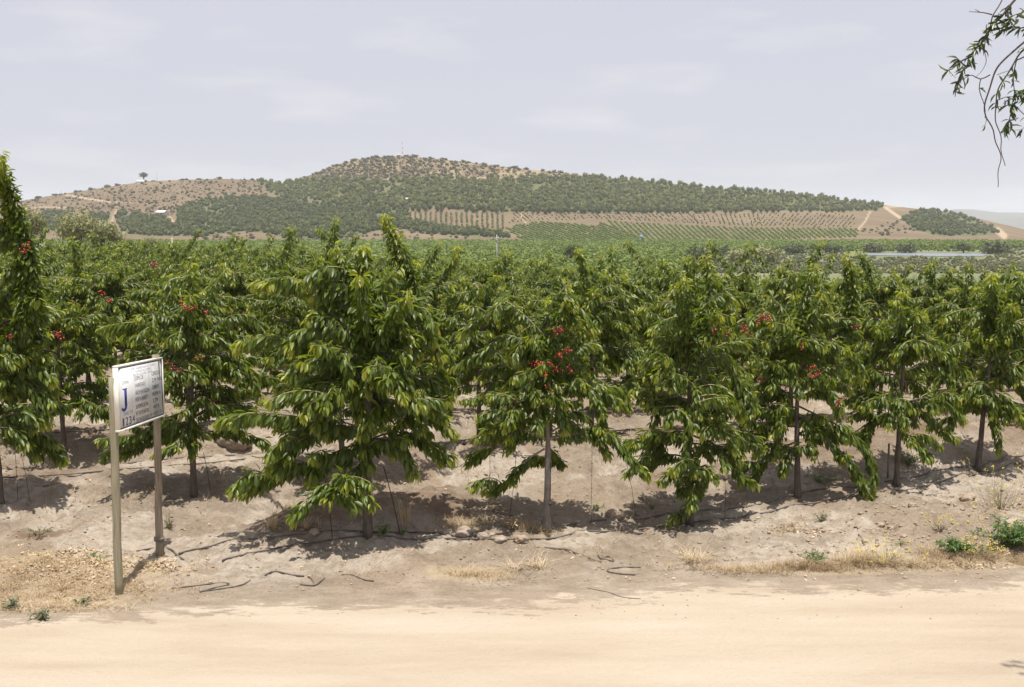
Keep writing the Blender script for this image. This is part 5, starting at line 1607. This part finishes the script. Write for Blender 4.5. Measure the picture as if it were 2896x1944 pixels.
# ------------------------------------------------------------------ weeds
def weed(label, px, py, w, h, n, seed, mat='weed', leaf=0.05, flowers=0, group='weeds along the bank and road', fl_h=1.3, stems=14):
    r = np.random.default_rng(seed)
    g = on_ground(px, py)
    o = thing('weed', label, 'weed', g, 0, group)
    mb = MB(); P_, D_, N_, L_s, T_ = [], [], [], [], []
    for k in range(stems):
        a = r.uniform(0, 6.28); f = r.random() ** 0.6
        tip = np.array([math.cos(a) * w * 0.5 * f, math.sin(a) * w * 0.4 * f, h * r.uniform(0.55, 1.0) * (1.05 - 0.5 * f)])
        P = resample([np.array([tip[0] * .1, tip[1] * .1, -0.02]), np.array([tip[0] * .45, tip[1] * .45, tip[2] * .62]), tip], 0.02)
        mb.tube(P, np.linspace(0.004, 0.0015, len(P)), 4)
        m = max(2, n // stems)
        i = np.clip((len(P) * (0.15 + 0.85 * r.random(m))).astype(int), 0, len(P) - 1)
        d = unit(r.normal(size=(m, 3)) * np.array([1, 1, 0.5]) + np.array([math.cos(a) * .4, math.sin(a) * .4, 0.25]))
        P_.append(P[i]); D_.append(d); N_.append(unit(r.normal(0, .4, (m, 3)) + np.array([0, 0, 1]))); L_s.append(leaf * r.uniform(.5, 1.2, m)); T_.append(np.clip(r.normal(0.45, 0.25, m), 0, 1))
    link('stem', mb.mesh('stem', M['shoot'], True), o)
    V, t, q, to = leaf_mesh(*map(np.concatenate, (P_, D_, N_, L_s, T_)), 0, 0.9)
    link('foliage', np_mesh('foliage', V, t, q, [M[mat]], to), o)
    if flowers:
        mb = MB(); st_ = MB()
        for k in range(flowers):
            a = r.uniform(0, 6.28); f = r.random() ** 0.5
            p = np.array([math.cos(a) * w * 0.6 * f, math.sin(a) * w * 0.45 * f, h * r.uniform(0.5, fl_h)])
            st_.tube([(p[0] * .5, p[1] * .5, 0), (p[0] * .9, p[1] * .9, p[2] * .6), p], 0.0013, 3)
            for j in range(int(r.integers(2, 6))):
                mb.ball(p + r.normal(0, 0.014, 3), 0.0075, 0, (1, 1, .6))
        link('flower_stalk', st_.mesh('flower_stalk', M['shoot']), o)
        link('blossom', mb.mesh('blossom', M['yellow']), o)
    return o
weed('large green weed clump with yellow flowers at the right edge', 2865, 1545, 1.0, 0.42, 1500, 1, leaf=0.06, flowers=40, stems=40, fl_h=1.5)
weed('low green weed with broad leaves left of the large clump', 2700, 1562, 0.42, 0.20, 420, 2, leaf=0.07, flowers=0, stems=22)
weed('wispy yellow flowering weed right of the low broad-leaved weed', 2770, 1575, 0.5, 0.18, 160, 3, leaf=0.03, flowers=34)
weed('green weed growing at the left end of the dry grass strip', 2300, 1590, 0.35, 0.14, 200, 4, leaf=0.055)
weed('yellow flowering wisps among the dry grass', 2510, 1600, 0.8, 0.2, 160, 5, leaf=0.03, flowers=40)
weed('thin yellow flowering weed on the right bank', 2660, 1500, 0.35, 0.16, 60, 6, 'grey_weed', 0.025, 16)
weed('tall pale wispy weed with yellow dots high on the right bank', 2830, 1440, 0.9, 0.45, 160, 7, 'grey_weed', 0.03, 30)
weed('grey bushy weed at the foot of the fourth trunk bank', 2325, 1475, 0.35, 0.16, 160, 8, 'grey_weed', 0.035)
weed('dull green weed by the road at the far left', 32, 1722, 0.28, 0.14, 110, 9, 'grey_weed', 0.06)
weed('grey-green thistle weed on the road edge under the straw', 115, 1752, 0.22, 0.12, 80, 10, 'grey_weed', 0.06)
weed('small grey-green weed right of the straw near the left post', 230, 1712, 0.2, 0.11, 80, 11, 'grey_weed', 0.055)
weed('sprawling grey weed on the damp patch at left', 110, 1515, 0.6, 0.12, 220, 12, 'grey_weed', 0.03)
weed('grey upright weed behind the far sign post', 478, 1495, 0.2, 0.22, 130, 13, 'grey_weed', 0.03)
weed('green weed at the foot of the largest trunk', 1082, 1512, 0.22, 0.20, 120, 14, leaf=0.06)
weed('tiny green weed beside the cord at the largest tree', 1140, 1512, 0.12, 0.08, 40, 15, leaf=0.05)
weed('reddish dead weed left of the fruiting trunk', 1450, 1500, 0.25, 0.22, 60, 16, 'litter', 0.06, stems=8)
weed('small green weed on the soil between the two middle front trees', 1690, 1440, 0.25, 0.07, 60, 17, leaf=0.04)
weed('tiny green tuft below the third front tree', 1843, 1437, 0.1, 0.05, 24, 18, leaf=0.04)
weed('green weed behind the slim staked tree trunk', 2565, 1315, 0.5, 0.25, 260, 19, leaf=0.05, flowers=12)
weed('sparse green weeds in the aisle left of the staked tree', 2320, 1362, 0.7, 0.12, 220, 20, leaf=0.045)
weed('small green seedlings at the foot of the bank', 2545, 1540, 0.35, 0.05, 50, 21, leaf=0.035)
weed('green creeping weed on top of the dry leaf pile', 270, 1583, 0.4, 0.1, 150, 22, leaf=0.03)

# ------------------------------------------------------------------ overhanging tree at the right, its trunk outside the frame
tp0 = Vector((6.2, 5.2, 0))
o = thing('overhanging_tree', 'overhanging tree whose thin drooping leafy twigs enter the upper right corner', 'tree', tp0)
mb = MB()
mb.tube([(0, 0, -0.2), (-0.1, 0.05, 1.5), (-0.3, 0.2, 3.4), (-0.9, 0.5, 5.0), (-1.9, 0.9, 5.7), (-2.6, 1.15, 5.75), (-3.17, 1.3, 5.35)], [0.22, 0.18, 0.15, 0.10, 0.06, 0.03, 0.012], 10)
mb.tube([(-0.3, 0.2, 3.4), (0.0, 0.9, 4.4), (-0.1, 1.8, 4.9), (-0.2, 2.4, 5.1)], [0.12, 0.09, 0.06, 0.03], 8)
mb.tube([(-0.9, 0.5, 5.0), (-1.9, 1.0, 5.25), (-2.7, 1.2, 5.1), (-3.17, 1.3, 4.86)], [0.06, 0.04, 0.02, 0.01], 7)
mb.build('trunk', M['bark'], o, smoothed=True)
DH = 6.5
tw = MB(); LP, LD, LN, LL2, LT = [], [], [], [], []
r_ = np.random.default_rng(77)
def tw_at(px, py, d=0.0):
    return np.array(at(px, py, DH + d)) - np.array(tp0)
def twig(pts, r0=0.006, r1=0.002):
    P = resample([tw_at(*p) for p in pts], 0.02)
    k = np.linspace(0, 1, len(P))[:, None]
    P = P + 0.006 * np.stack([np.sin(np.arange(len(P)) * .9 + r_.uniform(0, 6)), np.cos(np.arange(len(P)) * .7), 0 * np.arange(len(P))], -1) * k
    tw.tube(P, np.linspace(r0, r1, len(P)), 5)
    return P
def leaves_on(P, n, f0=0.2, f1=1.0, L=0.085, droop=0.4, tone=0.4):
    for _ in range(max(2, int(n * 1.0))):
        i = int(len(P) * r_.uniform(f0, f1)); i = min(max(i, 1), len(P) - 2)
        T = P[i + 1] - P[i - 1]; T /= np.linalg.norm(T) + 1e-9
        d = T * r_.uniform(0.2, 1.0) + r_.normal(0, 0.75, 3) + np.array([0, 0, -droop])
        LP.append(P[i]); LD.append(d); LN.append(r_.normal(0, 1, 3) + np.array([0, -0.6, 0.8])); LL2.append(0.72 * L * r_.uniform(.6, 1.2)); LT.append(np.clip(tone + r_.normal(0, .25), 0, 1))
main = twig([(2960, -120), (2870, 0), (2820, 60), (2780, 110), (2750, 160), (2720, 210), (2705, 240)], .010, .002)
leaves_on(main, 46, 0.35, 1.0)
leaves_on(main, 34, 0.45, 0.75, 0.09)
b = twig([(2800, 85), (2810, 40), (2840, -5), (2860, -40)], .004, .003)
b = twig([(2750, 160), (2725, 170), (2690, 195), (2680, 200)]); leaves_on(b, 12, .1, 1)
b = twig([(2735, 190), (2715, 175), (2698, 160)]); leaves_on(b, 10, .1, 1)
b = twig([(2720, 210), (2708, 245), (2702, 275)]); leaves_on(b, 8, .3, 1, .07, .8)
b = twig([(2806, 42), (2780, 36), (2742, 34)], .004, .0015); b = twig([(2775, 36), (2755, 28)], .003, .0015)
b = twig([(2790, 70), (2785, 140), (2788, 175), (2776, 205), (2756, 220)], .003, .0012); leaves_on(b, 3, .2, .5)
m2 = twig([(2980, 60), (2896, 120), (2850, 160), (2815, 200), (2800, 250), (2785, 290), (2790, 330), (2815, 390), (2828, 450), (2820, 530)], .007, .002)
b = twig([(2800, 212), (2774, 224), (2750, 214), (2735, 216), (2710, 235)], .004, .0015); leaves_on(b, 5, .4, 1)
b = twig([(2774, 224), (2770, 250), (2782, 300), (2790, 335)], .003, .002); leaves_on(b, 2, .2, .5)
b = twig([(2790, 335), (2786, 360)], .002, .001); leaves_on(b, 3, .6, 1, .06, 1.2, .8)
m3 = twig([(2985, 100), (2896, 140), (2862, 190), (2830, 240), (2815, 290), (2818, 340), (2830, 400), (2840, 470)], .006, .002); leaves_on(m3, 12, .45, .65); leaves_on(m3, 3, .2, .4)
b = twig([(2818, 285), (2845, 275), (2868, 274)], .003, .0015); leaves_on(b, 3, .1, 1)
b = twig([(2985, 95), (2940, 70), (2880, 80), (2850, 60), (2830, 95)], .006, .002); leaves_on(b, 40, .25, 1, .09)
b = twig([(2985, -60), (2950, 10), (2896, 35), (2865, 45), (2845, 60)], .005, .002); leaves_on(b, 22, .3, 1, .09, .3, .5)
m4 = twig([(2990, 95), (2900, 160), (2872, 175), (2868, 230), (2865, 280), (2858, 325)], .005, .002); leaves_on(m4, 26, .55, .95, .085)
b = twig([(2866, 255), (2890, 262), (2910, 270)], .003, .002); leaves_on(b, 22, .1, 1, .09)
b = twig([(2858, 325), (2852, 350), (2850, 365)], .003, .002); leaves_on(b, 15, .2, 1, .105, .2)
b = twig([(2830, 305), (2850, 298), (2875, 305), (2900, 330), (2925, 345)], .003, .002); leaves_on(b, 8, .1, .4); leaves_on(b, 14, .7, 1)
b = twig([(2820, 212), (2855, 200), (2870, 198)], .002, .001); b = twig([(2988, 110), (2965, 260), (2905, 350), (2880, 368), (2860, 366)], .003, .001); leaves_on(b, 10, .4, 1, .09)
# leafy twigs just outside the frame; their shade reaches the road's near right corner
for (x, y, z) in ((4.72, 8.75, 5.2), (4.76, 8.6, 5.0), (4.80, 8.85, 5.1), (4.78, 8.05, 5.2), (4.80, 7.9, 5.0), (4.84, 8.15, 5.3), (4.9, 8.0, 5.4), (5.1, 8.0, 5.5), (5.0, 7.7, 5.2), (4.85, 7.8, 5.1)):
    c = np.array([x, y, z]) - np.array(tp0)
    P = resample([c + np.array([0.9, -0.6, 0.5]), c + np.array([0.4, -0.3, .3]), c, c + np.array([-0.25, 0.15, -0.35])], 0.03)
    tw.tube(P, np.linspace(.007, .002, len(P)), 4); leaves_on(P, 130, 0.1, 1, .1)
link('twig', tw.mesh('twig', M['twig'], True), o)
V, t, q, to = leaf_mesh(np.array(LP), np.array(LD), np.array(LN), np.array(LL2), np.array(LT), 0, 0.78)
link('foliage', np_mesh('foliage', V, t, q, [M['hang_leaf']], to), o)

# ------------------------------------------------------------------ haze over the valley
mb = MB()
mb.box((0, 3400, 25), (9000, 7200, 210))
m, t, b, out = new_mat('haze_air')
t.nodes.remove(b)
pv = N(t, 'ShaderNodeVolumePrincipled')
pv.inputs['Color'].default_value = (0.92, 0.95, 0.99, 1)
pv.inputs['Density'].default_value = 0.00012
t.links.new(pv.outputs[0], out.inputs['Volume'])
me = mb.mesh('haze', [m])
tag(link('haze', me), kind='stuff')
